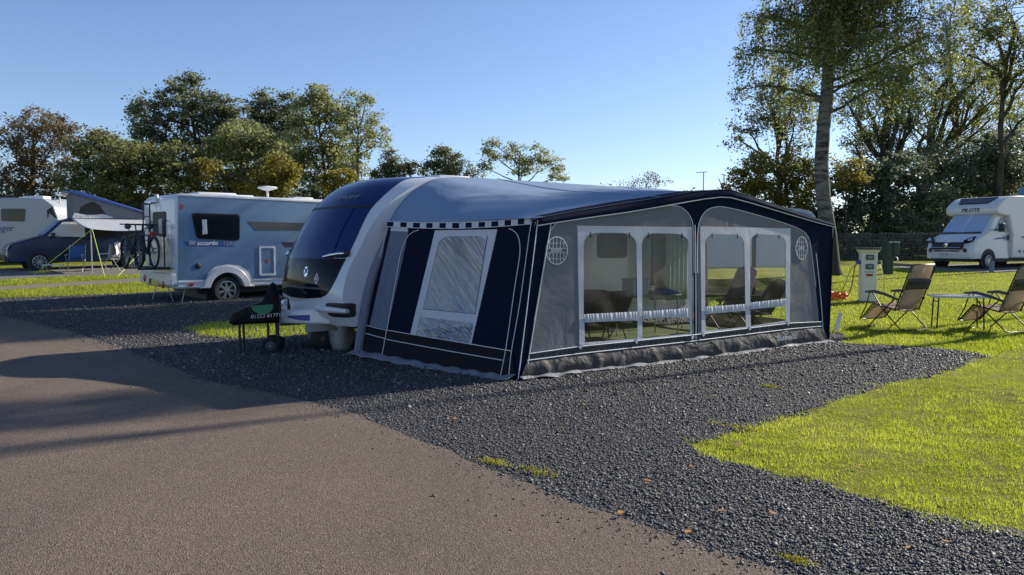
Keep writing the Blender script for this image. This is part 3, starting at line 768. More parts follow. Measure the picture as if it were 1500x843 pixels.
# ------------------------------------------------------------------ the full awning, built in the caravan's frame
aw = thing('caravan_awning', CF.o, CF.yaw, 'navy and grey full caravan awning with clear windows and pale blue roof', 'awning')
FN, FD = Vector((.028, 1, -.04)), -2.95        # front plane  y = -2.95 - .028x + .04z
SN, SD = Vector((1, .184, -.225)), -.543       # left side plane
fn = Vector((-.028, -1, .04)).normalized()     # outward
sn_ = Vector((-1, -.184, .225)).normalized()
def FP(px, py, off=0.0): return CF.hit(px, py, FN, FD) + fn * off
def SP(px, py, off=0.0): return CF.hit(px, py, SN, SD) + sn_ * off
def dense(L, closed=False, n=4):
    """smooth polyline through the listed pixels"""
    out = []; N = len(L)
    for i in range(N if closed else N - 1):
        g4 = [L[(i - 1) % N] if closed or i > 0 else L[i], L[i], L[(i + 1) % N], L[(i + 2) % N] if closed or i < N - 2 else L[i + 1]]
        for k in range(n):
            t = k / n; q = []
            for d in (0, 1):
                a, b_, c_, e = (g_[d] for g_ in g4)
                q.append(.5 * (2 * b_ + (c_ - a) * t + (2 * a - 5 * b_ + 4 * c_ - e) * t * t + (3 * b_ - a - 3 * c_ + e) * t ** 3))
            out.append(tuple(q))
    if not closed: out.append(L[-1])
    return out
def quadmap(TL, TR, BR, BL):
    def f(u, v):   # v up
        a = (BL[0] + (BR[0] - BL[0]) * u, BL[1] + (BR[1] - BL[1]) * u); c_ = (TL[0] + (TR[0] - TL[0]) * u, TL[1] + (TR[1] - TL[1]) * u)
        return (a[0] + (c_[0] - a[0]) * v, a[1] + (c_[1] - a[1]) * v)
    return f
def qround(Q, rt, rb, asp, n=5):
    """rounded rectangle inside a pixel quad; rt, rb corner radii as share of width"""
    f = quadmap(*Q); out = []
    for cx, cy, a0, r in ((1, 1, 0, rt), (0, 1, 90, rt), (0, 0, 180, rb), (1, 0, 270, rb)):
        rv = r * asp
        ux, vy = (1 - r if cx else r), (1 - rv if cy else rv)
        for k in range(n + 1):
            a = R(a0 + 90 * k / n); out.append(f(ux + math.cos(a) * r, vy + math.sin(a) * rv))
    return out
WIN = [  # (upper opening, lower opening) of the two framed front windows
    [((854, 341), (931, 342), (933, 457), (854, 461)), ((855, 472), (933, 469), (933, 496), (856, 502))],
    [((939, 342), (1008, 343), (1009, 452), (940, 457)), ((940, 467), (1009, 463), (1010, 489), (940, 496))],
    [((1032, 343), (1089, 344), (1091, 446), (1032, 450)), ((1032, 460), (1091, 455), (1092, 479), (1033, 485))],
    [((1098, 343), (1150, 345), (1150, 438), (1098, 444)), ((1098, 453), (1149, 448), (1150, 470), (1099, 478))]]
FRM = [((845, 331), (1012.5, 333), (1012.5, 492), (848, 506)), ((1025, 332), (1157, 335), (1156, 472), (1027, 489))]
GABLE = [(757, 557), (786, 322), (870, 307), (960, 292), (1015, 283), (1050, 280), (1066, 281), (1100, 291), (1150, 308), (1218, 330), (1212, 501), (1022, 527)]
ARCH = [[(773, 525), (782, 470), (794, 400), (803, 348), (809, 333), (822, 324), (860, 315), (920, 307), (968, 302), (988, 302), (1000, 306), (1011, 319), (1015, 340), (1016, 400), (1016, 498)],
        [(1022, 496), (1021, 400), (1021, 345), (1025, 322), (1034, 309), (1046, 304), (1062, 304), (1100, 313), (1150, 328), (1172, 337), (1182, 346), (1187, 362), (1194, 420), (1200, 479)]]
hole = [list(q) for q in FRM]
fp = MB(); fp.holed([FP(*q) for q in GABLE], [[FP(*q) for q in h] for h in hole], fn * -.006); front_panel = fp.build('front_wall', M['navy'], aw)
for i in (0, 1):
    gp_ = MB(); A_ = ARCH[i]; gp_.holed([FP(*q, .006) for q in A_], [[FP(*q, .006) for q in hole[i]]], fn * -.004); gp_.build('grey_panel', M['grey'], aw)
    pp = MB(); pp.tube([FP(*q, .010) for q in dense(A_[1:-1], n=3)], .006, 5); pp.build('piping', M['piping'], aw, 60)
    # white pvc frame with two arched openings and two low ones
    fr_ = MB(); holes = []
    for (up, lw) in WIN[i * 2:i * 2 + 2]:
        asp = (up[1][0] - up[0][0]) / (up[3][1] - up[0][1]) * .9
        holes.append([FP(*q, .012) for q in qround(up, .26, .02, asp)]); holes.append([FP(*q, .012) for q in qround(lw, .02, .02, 2.0)])
    fr_.holed([FP(*q, .012) for q in FRM[i]], holes, fn * -.005); wf = fr_.build('window_frame', M['pvcwhite'], aw)
    for (up, lw) in WIN[i * 2:i * 2 + 2]:
        for Q, nm in ((up, 'window_foil'), (lw, 'lower_foil')):
            c0 = ((Q[0][0] + Q[2][0]) / 2, (Q[0][1] + Q[2][1]) / 2); big = [(c0[0] + (q[0] - c0[0]) * 1.05, c0[1] + (q[1] - c0[1]) * 1.03) for q in Q]
            fm = quadmap(*big); w_ = MB()
            w_.grid(lambda u, v: FP(*fm(u, v), .0035 + .006 * math.sin(u * 9 + v * 4) * math.sin(v * 7) * u * (1 - u) * 2), 14, 14); w_.build(nm, M['foil'], wf, 180)
        # gathered white band between the two openings: a pleated strip
        bq = quadmap((up[3][0], up[3][1] - .5), (up[2][0], up[2][1] - .5), (lw[1][0], lw[1][1] + .5), (lw[0][0], lw[0][1] + .5)); bd = MB(); r_ = random.random() * 6
        bd.grid(lambda u, v: FP(*bq(u, v), .022 + .007 * math.sin(u * 95 + r_ + math.sin(u * 23 + r_) * 2 + v * 1.2) * math.sin(math.pi * min(1, max(0, v))) + .006 * math.sin(math.pi * v)), 110, 4); bd.build('gathered_band', M['pvcwhite'], wf, 180)
        for k in (0, 1):
            e_ = up[0] if k == 0 else up[1]; q0 = FP(e_[0] + (10 if k == 0 else -10), e_[1] - 1, .016); sl_ = MB(); sl_.bar(q0, q0 + Vector((0, 0, -.07)), .010, .006); sl_.build('blind_strap', M['black'], wf)
# extraction vents: oval grids in the upper corners, with the maker's script
for (cx, cy, rx, ry, nm) in ((814.5, 367.5, 15.5, 20), (1173, 364, 8.5, 16.5)) and [(814.5, 367.5, 15.5, 20, 0), (1173, 364, 8.5, 16.5, 1)]:
    v_ = MB(); el = [(cx + rx * math.cos(a * math.pi / 16), cy + ry * math.sin(a * math.pi / 16)) for a in range(32)]
    v_.tube([FP(*q, .014) for q in el], .006, 5, closed=True)
    for k in range(-2, 3):
        f_ = k / 3; h_ = math.sqrt(1 - f_ * f_)
        v_.tube([FP(cx + f_ * rx, cy - h_ * ry, .012), FP(cx + f_ * rx, cy - .16 * ry, .012)], .0035, 4)
        v_.tube([FP(cx + f_ * rx, cy + .16 * ry, .012), FP(cx + f_ * rx, cy + h_ * ry, .012)], .0035, 4)
    for f_ in (-.55, -.16, .16, .6):
        h_ = math.sqrt(1 - f_ * f_); v_.tube([FP(cx - h_ * rx, cy + f_ * ry, .012), FP(cx + h_ * rx, cy + f_ * ry, .012)], .0035, 4)
    vo_ = v_.build('air_vent', M['piping'], aw, 60)
    p0 = FP(cx - rx * .6, cy + 1.5, .014); p1 = FP(cx + rx * .6, cy + 1.5, .014)
    text('lettering', 'Isabella', .07, M['piping'], vo_, p0, (R(90), 0, R(-1.6)), .35, .001, (p1 - p0).length / .235)
# mudwall: dark strip gathered at the top, wrinkled below, piping along it
LA = [(774, 518), (848, 507.5), (1012, 491), (1023, 489.5), (1156, 473.5), (1201, 471.5)]
LB = [(771, 528), (848, 518), (1012, 500), (1023, 498.5), (1156, 482), (1202, 478)]
LC = [(758, 556.5), (848, 546), (1012, 528), (1023, 526.5), (1156, 508), (1212, 501)]
def along(L):
    xs = [p[0] for p in L]; d = [0]
    for a, c_ in zip(L, L[1:]): d.append(d[-1] + abs(c_[0] - a[0]))
    def f(u):
        x = u * d[-1]
        for i in range(len(L) - 1):
            if x <= d[i + 1] + 1e-6:
                t = (x - d[i]) / (d[i + 1] - d[i]); return (L[i][0] + (L[i + 1][0] - L[i][0]) * t, L[i][1] + (L[i + 1][1] - L[i][1]) * t)
    return f
fa, fb, fc = along(LA), along(LB), along(LC)
mx = lambda p, q, t: (p[0] + (q[0] - p[0]) * t, p[1] + (q[1] - p[1]) * t)
gm = MB(); gm.grid(lambda u, v: FP(*mx(fb(u), fa(u), v), .016 + .006 * math.sin(u * 420 + 3 * math.sin(u * 37)) * math.sin(math.pi * v)), 360, 3); gm.build('gathered_mudwall', M['mudsunlit'], aw, 180)
def wrinkle(u, v):
    w = .03 * math.sin(math.pi * v) * (1 - v * .3)
    n_ = 0
    for k, (c0, sl0) in enumerate(((.05, .5), (.13, -.3), (.24, .2), (.335, -.25), (.42, .35), (.55, -.4), (.63, .3), (.72, -.2), (.79, .45), (.88, -.35), (.95, .3))):
        d = (u - c0 - sl0 * .09 * (1 - v)); n_ += .022 * math.exp(-(d / .012) ** 2) * (1 - v) ** .6
    return .012 + w + n_ + .006 * math.sin(u * 60 + v * 6) * (1 - v)
mw = MB(); mw.grid(lambda u, v: FP(*mx(fc(u), fb(u), v), wrinkle(u, v)), 240, 10); mw.build('mudwall', M['mudsunlit'], aw, 180)
for L, o_ in ((LA, .024), (LB, .020)):
    pp = MB(); pp.tube([FP(*q, o_) for q in L], .0065, 5); pp.build('piping', M['piping'], aw, 60)
p0 = FP(1131, 499.5, .075); text('lettering', 'Isabella', .13, M['piping'], aw, p0, (R(90), R(0), R(-1.6)), .35, .001, 1.3)
# ground skirt along the front: pale hem lying on the stones
hem = MB(); hem.grid(lambda u, v: FP(*fc(u), .0) + Vector((0, -.012 - .10 * v + .03 * v * math.sin(u * 31 + 2 * math.sin(u * 11)), .018 + .022 * (1 - v) + .012 * math.sin(u * 77 + v * 3) * math.sin(u * 13))), 200, 4); hem.build('ground_skirt', M['mudlight'], aw, 180, None, 2, .004)
# corner and centre pole strips with their piping
for L in ([(757.5, 556), (772, 440), (786.5, 322)], [(768, 556), (787, 440), (806, 326)], [(1018, 528), (1017.5, 400), (1016.5, 330)], [(1205, 501), (1201, 440), (1194, 372)], [(1212, 500), (1216, 420), (1218.5, 330)]):
    pp = MB(); pp.tube([FP(*q, .020) for q in dense(L, n=4)], .006, 5); pp.build('piping', M['piping'], aw, 60)
for q in ((762, 556), (1018, 527), (1024, 527), (1207, 502), (848, 508), (930, 500), (1012, 494), (1028, 490), (1096, 481), (1152, 474)):
    tb = MB(); p = FP(*q, .03); tb.box(p, (.05, .012, .05), Matrix.Rotation(R(45), 3, 'Y')); tb.build('peg_tab', M['pvcwhite'] if q[0] in (848, 930, 1012, 1028, 1096, 1152) else M['black'], aw)
# roof: from the rail round the caravan to the gable
RAIL = [(0, (-.085, 1.875)), (.05, (.06, 2.10)), (.11, (.27, 2.315)), (.16, (.48, 2.455)), (.21, (.76, 2.56)), (.27, (1.25, 2.60)), (.38, (2.2, 2.605)), (.6, (4.1, 2.60)), (.82, (6.0, 2.59)), (.90, (6.38, 2.45)), (.95, (6.52, 2.25)), (1, (6.56, 1.9))]
FTOP = [(785, 320), (830, 311.5), (900, 300), (960, 290.5), (1010, 281.5), (1040, 279), (1066, 278), (1100, 289), (1150, 306), (1195, 321), (1219, 328.5)]
ftop = [FP(*q, .03) for q in FTOP]
fd = [0]
for a, c_ in zip(ftop, ftop[1:]): fd.append(fd[-1] + (c_ - a).length)
def rail(u): return Vector((smooth_tab([(a, p[0]) for a, p in RAIL], u), -.015, smooth_tab([(a, p[1]) for a, p in RAIL], u)))
def ftopf(u):
    x = max(0, (u - .06) / .94) * fd[-1] if u > .06 else 0
    x = u * fd[-1]
    for i in range(len(fd) - 1):
        if x <= fd[i + 1] + 1e-6:
            return ftop[i].lerp(ftop[i + 1], (x - fd[i]) / (fd[i + 1] - fd[i]))
    return ftop[-1]
def roofp(u, v):
    p = rail(u).lerp(ftopf(u), v); s = math.sin(math.pi * v)
    p.z -= .06 * s * min(1, u * 4) * min(1, (1 - u) * 5) - .018 * s * math.sin(u * 15 + v * 3) - .007 * s * math.sin(u * 47 - v * 11) - .010 * s * math.exp(-((v - 1.9 * u - .12) / .05) ** 2) - .009 * s * math.exp(-((v - 1.1 * u - .22) / .04) ** 2) + .010 * s * math.exp(-((v - 2.9 * u - .02) / .06) ** 2)
    return p
rf = MB(); rf.grid(roofp, 120, 60); rf.build('roof', M['roofcanvas'], aw, 180, None, 2, .004)
for uu_ in (.34, .66):
    sm = MB(); sm.tube([roofp(uu_, k / 20) + Vector((0, 0, .006)) for k in range(21)], .007, 5); sm.build('roof_seam', M['roofcanvas'], aw, 60)
# navy band along the gable top, standing out over the wall, and its white piping
LOW = [(785.5, 331), (810, 327), (860, 319.5), (920, 311), (970, 302.5), (1006, 296), (1030, 292), (1052, 289.5), (1066, 290), (1100, 299), (1150, 314), (1195, 327), (1219, 333)]
fl = along(LOW); ftp = along(FTOP)
fb_ = MB(); fb_.grid(lambda u, v: FP(*mx(fl(u), ftp(u), v), .035 + .035 * math.sin(math.pi * min(1, v * 1.0)) - .03 * v), 60, 6); fb_.build('gable_band', M['navy'], aw, 180, None, 2, .005)
RB = MB(); RB.grid(lambda u, v: roofp(.02 + u * .96, 1.0 - .055 * v) + Vector((0, 0, .006)), 80, 3); RB.build('roof_edge', M['navy'], aw, 180)
pp = MB(); pp.tube([FP(*q, .042) for q in LOW], .0075, 5); pp.build('piping', M['piping'], aw, 60)
# ------------- left side wall
SIDE = [(519.5, 520), (535, 472), (570, 331), (675, 331), (786, 322), (772, 440), (757, 557)]
SFR = ((638, 338), (729, 336.5), (690, 509), (601, 493))
SUP = ((645, 347), (715, 346.5), (697, 460.5), (620, 453)); SLO = ((616, 464.5), (695, 474), (689, 503.5), (610, 491.5))
sw = MB(); sw.holed([SP(*q) for q in SIDE], [[SP(*q) for q in SFR]], sn_ * -.006); sw.build('left_wall', M['navy'], aw)
fr_ = MB(); fr_.holed([SP(*q, .010) for q in SFR], [[SP(*q, .010) for q in qround(SUP, .2, .02, .6)], [SP(*q, .010) for q in qround(SLO, .03, .03, 2)]], sn_ * -.005); wf = fr_.build('window_frame', M['pvcwhite'], aw)
for Q, nm in ((SUP, 'window_foil'), (SLO, 'lower_foil')):
    c0 = (sum(q[0] for q in Q) / 4, sum(q[1] for q in Q) / 4); fm = quadmap(*[(c0[0] + (q[0] - c0[0]) * 1.04, c0[1] + (q[1] - c0[1]) * 1.03) for q in Q]); w_ = MB()
    w_.grid(lambda u, v: SP(*fm(u, v), .004 + .010 * u * (1 - u) * math.sin(14 * (u * .8 + v)) + .006 * math.sin(33 * (u * .7 + v * .9)) * u * (1 - u)), 40, 40); w_.build(nm, M['foilwr'], wf, 180)
bq = quadmap(SUP[3], SUP[2], SLO[1], SLO[0]); bl = MB(); bl.tube([SP(*mx(SUP[3], SUP[2], t), .016) for t in (0, 1)] + [SP(*SUP[1], .016)], .004, 4); bl.build('zip', M['black'], wf, 60)
mp = MB(); mq = quadmap((574, 337), (599, 338), (568.5, 483), (542, 477)); mp.grid(lambda u, v: SP(*mq(u, v), .008 + .006 * math.sin(u * 15 + v * 2)), 30, 12); mp.build('mesh_strip', M['greyblue'], aw, 180)
mp = MB(); mq2 = quadmap((574, 333.5), (599, 334.5), (598.5, 340), (573, 339)); mp.grid(lambda u, v: SP(*mq2(u, v), .016), 2, 2); mp.build('strip_header', M['pvcwhite'], aw)
SA = [(535.6, 476), (567.6, 484), (660, 499.5), (752, 515)]; SB = [(534, 488), (569, 498), (655, 514), (741, 529), (762, 531)]; SC = [(521, 519), (565, 527), (640, 542), (735, 557), (757, 558)]
sa, sb, sc = along(SA), along(SB), along(SC)
mw = MB(); mw.grid(lambda u, v: SP(*mx(sc(u), sa(u), v), .010 + .02 * math.sin(math.pi * v) + .006 * math.sin(u * 40 + v * 5) * (1 - v)), 90, 10); mw.build('mudwall', M['mud'], aw, 180)
hem = MB(); hem.grid(lambda u, v: SP(*sc(u), .0) + Vector((-.015 - .14 * v + .02 * math.sin(u * 37) * v, -.02 * v, .022 + .05 * (1 - v) + .01 * math.sin(u * 53))), 110, 4); hem.build('ground_skirt', M['mudlight'], aw, 180, None, 2, .004)
for L in ([(535.6, 476), (567.6, 484), (660, 499.5), (752, 515)], [(534, 488), (568, 497)], [(569, 498), (655, 514), (739, 528.5)],
          [(521, 519), (534, 476), (551, 410), (570, 333)], [(562, 523), (570, 480), (581, 420), (589, 375), (597, 352), (606, 342), (616, 338)], [(735, 555), (744, 510), (757, 420), (764, 375), (763, 352), (757, 341), (748, 336)], [(748, 553), (752, 515), (765, 440), (778, 345), (782, 325)]):
    pp = MB(); pp.tube([SP(*q, .034) for q in dense(L, n=4)], .0055, 5); pp.build('piping', M['piping'], aw, 60)
# chequered valance under the roof edge
VT = [(570, 325.5), (620, 327.5), (675, 327.5), (730, 325), (780, 319.5)]; VB = [(569, 333), (620, 335.5), (675, 336), (730, 333.5), (780, 329.5)]
vt, vb = along(VT), along(VB)
vl = MB()
for k in range(22):
    vl.m = k % 2; u0, u1 = k / 22, (k + 1) / 22
    vl.grid(lambda u, v: SP(*mx(vb(u0 + (u1 - u0) * u), vt(u0 + (u1 - u0) * u), v), .03 + .004 * math.sin(k * 2.1 + u)), 2, 2)
vl.build('chequered_valance', [M['navy'], M['pvcwhite']], aw, None, None, 2, .003)
pp = MB(); pp.tube([SP(*q, .034) for q in VB], .0045, 5); pp.tube([SP(*q, .034) for q in VT], .0045, 5); pp.build('piping', M['piping'], aw, 60)
# infill between the valance, roof edge and rail; padded draught strip on the caravan
gus = MB(); gus.grid(lambda u, v: SP(*vt(u), .028).lerp(roofp(0, u), v), 30, 3); gus.build('roof_gusset', M['roofcanvas'], aw, 180)
PADZ = [(.0, -.50), (.42, -.44), (.85, -.36), (1.2, -.26), (1.5, -.13), (1.87, .08)]
pd_ = MB(); pd_.grid(lambda u, v: Vector((smooth_tab(PADZ, v * 1.87) - .11 + .15 * u - .05 * (1 - v), -.02 - .045 * math.sin(math.pi * u) + (.0 if v > .25 else .0), .02 + v * 1.85)), 8, 20); pd_.build('draught_pad', M['pad'], aw, 180, None, 2, .01)
pg_ = MB(); q = SP(521, 520, .02); pg_.bar(q, q + Vector((-.22, .05, -.03 - q.z + .03)), .012); pg_.build('corner_peg', M['piping'], aw)
# ------------- right side wall with its large window (seen through the front)
RC = [FP(1212, 501), FP(1219, 329), Vector((6.60, -.03, 1.92)), Vector((6.72, -.03, 0))]
def RW(u, v, off=0):
    p = RC[0].lerp(RC[3], u).lerp(RC[1].lerp(RC[2], u), v); p.x -= off; return p
rw = MB(); hl = [RW(.14, .40), RW(.90, .40), RW(.90, .93), RW(.14, .93)]
rw.holed([RW(0, 0), RW(1, 0), RW(1, 1), RW(0, 1)], [hl, [RW(.14, .15), RW(.9, .15), RW(.9, .34), RW(.14, .34)]], Vector((.006, 0, 0))); rw.build('right_wall', M['beigepad'], aw)
w_ = MB(); w_.grid(lambda u, v: RW(.12 + .8 * u, .13 + .82 * v, -.008), 12, 12); w_.build('window_foil', M['foilside'], aw, 180)
for u in (.0, .52):
    s_ = MB(); s_.bar(RW(u, .0, .012), RW(u, 1, .012), .07, .01); s_.build('side_tape', M['navy'], aw)
rt = MB(); rt.grid(lambda u, v: RW(u, 1, 0).lerp(roofp(1, 1 - u), v), 20, 2); rt.build('roof_gusset', M['roofcanvas'], aw, 180)
# poles
for a, c_ in (((.06, -2.84, .0), (.40, -2.80, 1.85)), ((2.97, -2.95, 0), (3.45, -2.90, 2.24)), ((6.06, -3.02, 0), (6.6, -2.9, 1.9))):
    p_ = MB(); p_.tube([a, c_], .014, 8); p_.build('pole', M['steel'], aw, 60)
p_ = MB(); p_.tube([(.40, -2.80, 1.85), (3.2, -2.85, 2.22), (3.9, -2.86, 2.26), (6.6, -2.9, 1.9)], .014, 8); p_.build('ridge_pole', M['steel'], aw, 60)
# ------------------------------------------------------------------ things inside the awning
rug = MB(); rug.grid(lambda u, v: Vector((.22 + 5.85 * u, -2.88 + 3.6 * v, .050 + .006 * math.sin(u * 30) * math.sin(v * 17))), 40, 20); ro = rug.build('groundsheet', M['rugmat'], None, 180, None, 2, .006); ro.location = CF.o; ro.rotation_euler = (0, 0, CF.yaw)
tag(ro, 'green brown groundsheet laid inside the awning', 'groundsheet')
def camp_armchair(p, yaw, label, cloth, hi=1.05, group=None):
    t = thing('camp_armchair', p, yaw, label, 'camp chair', group)
    m = MB(); m.grid(lambda u, v: Vector((-.28 + .56 * u, -.28 + .56 * v, .44 + .03 * math.sin(math.pi * u) * math.sin(math.pi * v))), 8, 8); m.build('seat', cloth, t, 180, None, 2, .07)
    m = MB(); m.grid(lambda u, v: Vector((-.26 - .26 * v - .05 * math.sin(math.pi * u), (-.29 + .58 * u) * (1 - .12 * v * v), .47 + (hi - .47) * v - .05 * (abs(u - .5) * 2) ** 3 * v)), 10, 10); m.build('backrest', cloth, t, 180, None, 2, .06)
    for s in (-1, 1):
        m = MB(); m.tube([(-.34, s * .31, .66), (0, s * .33, .66), (.25, s * .33, .63)], .025, 8); m.build('armrest', M['black'], t, 60)
        m = MB(); m.tube([(.22, s * .31, .64), (-.25, s * .31, .02)], .012, 6); m.build('leg', M['darkgrey'], t, 60)
        m = MB(); m.tube([(-.30, s * .30, .64), (.26, s * .30, .02)], .012, 6); m.build('leg', M['darkgrey'], t, 60)
    return t
def inside(x, y): q = CF.tow((x, y, 0)); q.z = .052; return q
camp_armchair(inside(2.55, -1.35), CF.yaw + R(60), 'dark patterned camp armchair behind the leftmost awning window', M['darkcloth'], .86)
camp_armchair(inside(3.15, -1.05), CF.yaw + R(75), 'dark camp armchair with its back to the second awning window', M['darkcloth'], .80)
camp_armchair(inside(5.0, -1.9), CF.yaw + R(160), 'high backed grey purple camp armchair behind the right awning windows', M['purplecloth'], 1.15)
camp_armchair(inside(5.15, -2.35), CF.yaw + R(150), 'low dark patterned camp armchair beside the grey purple one', M['darkcloth'], .95)
ct = thing('camp_table', inside(4.15, -1.1), CF.yaw, 'camp table with picnic things inside the awning', 'table')
m = MB(); m.box((0, 0, .68), (1.0, .6, .03)); m.build('table_top', M['greycloth'], ct, None, .008)
for sx in (-.45, .45):
    for sy in (-.25, .25): m = MB(); m.tube([(sx, sy, .67), (sx * 1.02, sy * 1.02, 0)], .013, 6); m.build('leg', M['steel'], ct, 60)
def on_table(x, y): q = CF.tow((4.15 + x, -1.1 + y, 0)); q.z = .052 + .697; return q
o = thing('storage_crate', on_table(-.25, .05), CF.yaw, 'pale blue plastic crate on the camp table', 'crate')
m = MB(); m.holed([(-.17, -.13, .04), (.17, -.13, .04), (.17, .13, .04), (-.17, .13, .04)], [[(-.15, -.11, .04), (.15, -.11, .04), (.15, .11, .04), (-.15, .11, .04)]], (0, 0, .2)); m.box((0, 0, .02), (.34, .26, .04)); m.build('box', plain('blue_crate', (.16, .26, .33), .4), o)
m = MB(); m.box((0, 0, .255), (.36, .28, .025)); m.build('lid', M['greycloth'], o, None, .008)
o = thing('wine_bottle', on_table(.05, -.05), 0, 'dark bottle with white label on the camp table', 'bottle')
m = MB(); m.lathe((0, 0, 0), (0, 0, 1), [(.036, 0), (.038, .01), (.038, .18), (.016, .24), (.014, .3), (0, .3)], 16); m.build('glass', M['blackgloss'], o, 40)
m = MB(); m.lathe((0, 0, 0), (0, 0, 1), [(.0385, .06), (.039, .062), (.039, .14), (.0385, .142)], 16); m.build('label', M['whitedull'], o, 40)
o = MB(); o.grid(lambda u, v: Vector((.05 + .45 * u, -.28 + .4 * v, .012 + .07 * math.sin(math.pi * u) * math.sin(math.pi * v) + .02 * math.sin(u * 9 + v * 7))), 14, 14); oo = o.build('folded_blanket', M['bluecloth'], None, 180, None, 2, .02); oo.location = on_table(0, 0); oo.rotation_euler = (0, 0, CF.yaw); tag(oo, 'blue blanket heaped on the camp table', 'blanket')
o = MB(); o.lathe((0, 0, .0), (0, 0, 1), [(.0, .0), (.28, .0), (.34, .06), (.3, .13), (.24, .1), (.2, .06), (0, .05)], 24); oo = o.build('pet_bed', M['beigepad'], None, 60); oo.location = inside(3.9, -2.2); tag(oo, 'pale round pet bed on the groundsheet by the window', 'pet bed')
cx0, cx1 = CF.Y(976, 390, -.42).x, CF.Y(1006, 390, -.42).x
cu = MB(); cu.grid(lambda u, v: Vector((cx0 + (cx1 - cx0) * u, -.42 + .02 * math.sin(u * 30), .55 + 1.5 * v)), 24, 4); co = cu.build('door_curtain', M['greencurtain'], None, 180, None, 2, .01); co.location = CF.o; co.rotation_euler = (0, 0, CF.yaw); tag(co, 'pale green curtain hanging by the caravan door inside the awning', 'curtain')
# ------------------------------------------------------------------ motorhome with the bicycles on its back
am_p = at(259, 424, 18.8)
AF = Frame((am_p.x, am_p.y, g(18.8)), R(42))
am = thing('motorhome', AF.o, AF.yaw, 'pale blue and white motorhome with bicycles and ladder on its rear end', 'motorhome')
def AP(px, py, y=0): p = AF.Y(px, py, y); return (p.x, p.z)
AW = 2.3
t0, t1, b1, b0 = AP(259, 283), AP(456, 295.5), AP(415, 424), AP(259, 424)
slope_t = (t1[1] - t0[1]) / (t1[0] - t0[0]); zt0 = t0[1]; zb = b0[1]
XE = 5.6; ztE = zt0 - .02
body = MB()
wc = AP(333, 425); WR = .335
arch = [(wc[0] + math.cos(R(a)) * .44, wc[1] + math.sin(R(a)) * .44) for a in range(190, -11, -20)]
notch = [(wc[0] + math.cos(R(a)) * .43, max(zb, wc[1] + math.sin(R(a)) * .43)) for a in range(0, 181, 15)]
notch = [(wc[0] + .43, zb)] + [q for q in notch if q[1] > zb + .01] + [(wc[0] - .43, zb)]
side = [(0, zb), (0, zt0 - .12), (.12, zt0), (XE, ztE), (XE + .55, ztE - .4), (XE + .6, 2.0), (XE + 1.3, 1.2), (XE + 1.75, .95), (XE + 1.75, zb)] + notch
yside(body, side, 0, AW); body.build('body', M['white'], am, None, .05, 3)
bp = MB(); P_ = [AP(261, 287), AP(452, 299), AP(452, 421), AP(413, 409.5), AP(370, 409.5), AP(366, 398), AP(352, 389), AP(334, 387), AP(316, 390), AP(305, 400), AP(301, 410), AP(261, 410.5)]
P_ = [(P_[0][0], P_[0][1]), (XE - .1, ztE - .1), (XE - .1, P_[11][1])] + P_[4:]
yside(bp, P_, -.006, .03); bp.build('side_panel', M['bluesilver'], am)
tr_ = MB()
tr_.bar((.03, -.012, P_[0][1] + .02), (XE, -.012, ztE - .08), .02, .03); tr_.build('roof_rail', M['whitedull'], am)
tr_ = MB(); tr_.bar((.03, -.014, P_[3][1] - .01), (AP(305, 411)[0], -.014, P_[3][1] - .01), .02, .02); tr_.build('skirt_trim', M['whitedull'], am)
tr_ = MB(); tr_.bar((AP(371, 411)[0], -.014, P_[3][1] - .01), (XE, -.014, P_[3][1] - .01), .02, .02); tr_.build('skirt_trim', M['whitedull'], am)
w_ = MB(); yside(w_, roundpoly([AP(280, 312), AP(350.5, 314.5), AP(350.5, 353), AP(288, 350)], .09), -.03, .03); win = w_.build('side_window', M['window'], am)
w_ = MB(); yside(w_, roundpoly([AP(282, 314), AP(348.5, 316.5), AP(348.5, 351), AP(289.5, 348)], .08), -.036, .012); w_.build('pane', M['blackgloss'], win)
cu = MB(); yside(cu, [AP(295, 322), AP(302, 322), AP(303, 343), AP(296, 344)], -.042, .004); cu.build('curtain', M['whitecloth'], win)
w_ = MB(); yside(w_, [AP(269.5, 354), AP(337, 356), AP(343.5, 361), AP(274, 360.5)], -.012, .02); lb = w_.build('decal', M['bluepaint'], am)
p = AP(288, 359.6); q = AP(322, 360); s_ = (q[0] - p[0])
text('lettering', 'accordo', .15, M['whitedull'], lb, (p[0], -.014, p[1] + .005), FRONTY, .15, .002, s_ / .55, .004)
p2 = AP(322, 360.3); text('lettering', '120', .13, M['steel'], lb, (p2[0] + .06, -.014, p2[1] + .01), FRONTY, .15, .002, 1.2)
em = MB()
for k in range(4): e0 = AP(276 + k * 2.4, 359); em.prism([(e0[0], -.013, e0[1]), (e0[0] + .035, -.013, e0[1]), (e0[0] + .06, -.013, e0[1] + .1), (e0[0] + .025, -.013, e0[1] + .1)], (0, -.003, 0))
em.build('decal_bars', M['steel'], lb)
w_ = MB(); yside(w_, [AP(362.5, 324.5), AP(443, 327), (4.6, AP(443, 327)[1] + .0), (4.6, AP(443, 338)[1]), AP(374, 337.5)], -.014, .02); w_.build('dark_stripe', M['darkgrey'], am)
w_ = MB(); yside(w_, [AP(411, 355), AP(445, 355), AP(445, 362), AP(418, 362.5)], -.014, .02); w_.build('dark_stripe', M['navypaint'], am)
d0, d1 = AP(379, 361), AP(403.5, 403.5); lk = MB()
lk.holed([(x, -.03, z) for x, z in rrect(d0[0], d1[0], d1[1], d0[1], .03)], [[(x, -.03, z) for x, z in rrect(d0[0] + .05, d1[0] - .05, d1[1] + .05, d0[1] - .05, .02)]], (0, .03, 0)); lo_ = lk.build('locker_door', M['whitedull'], am)
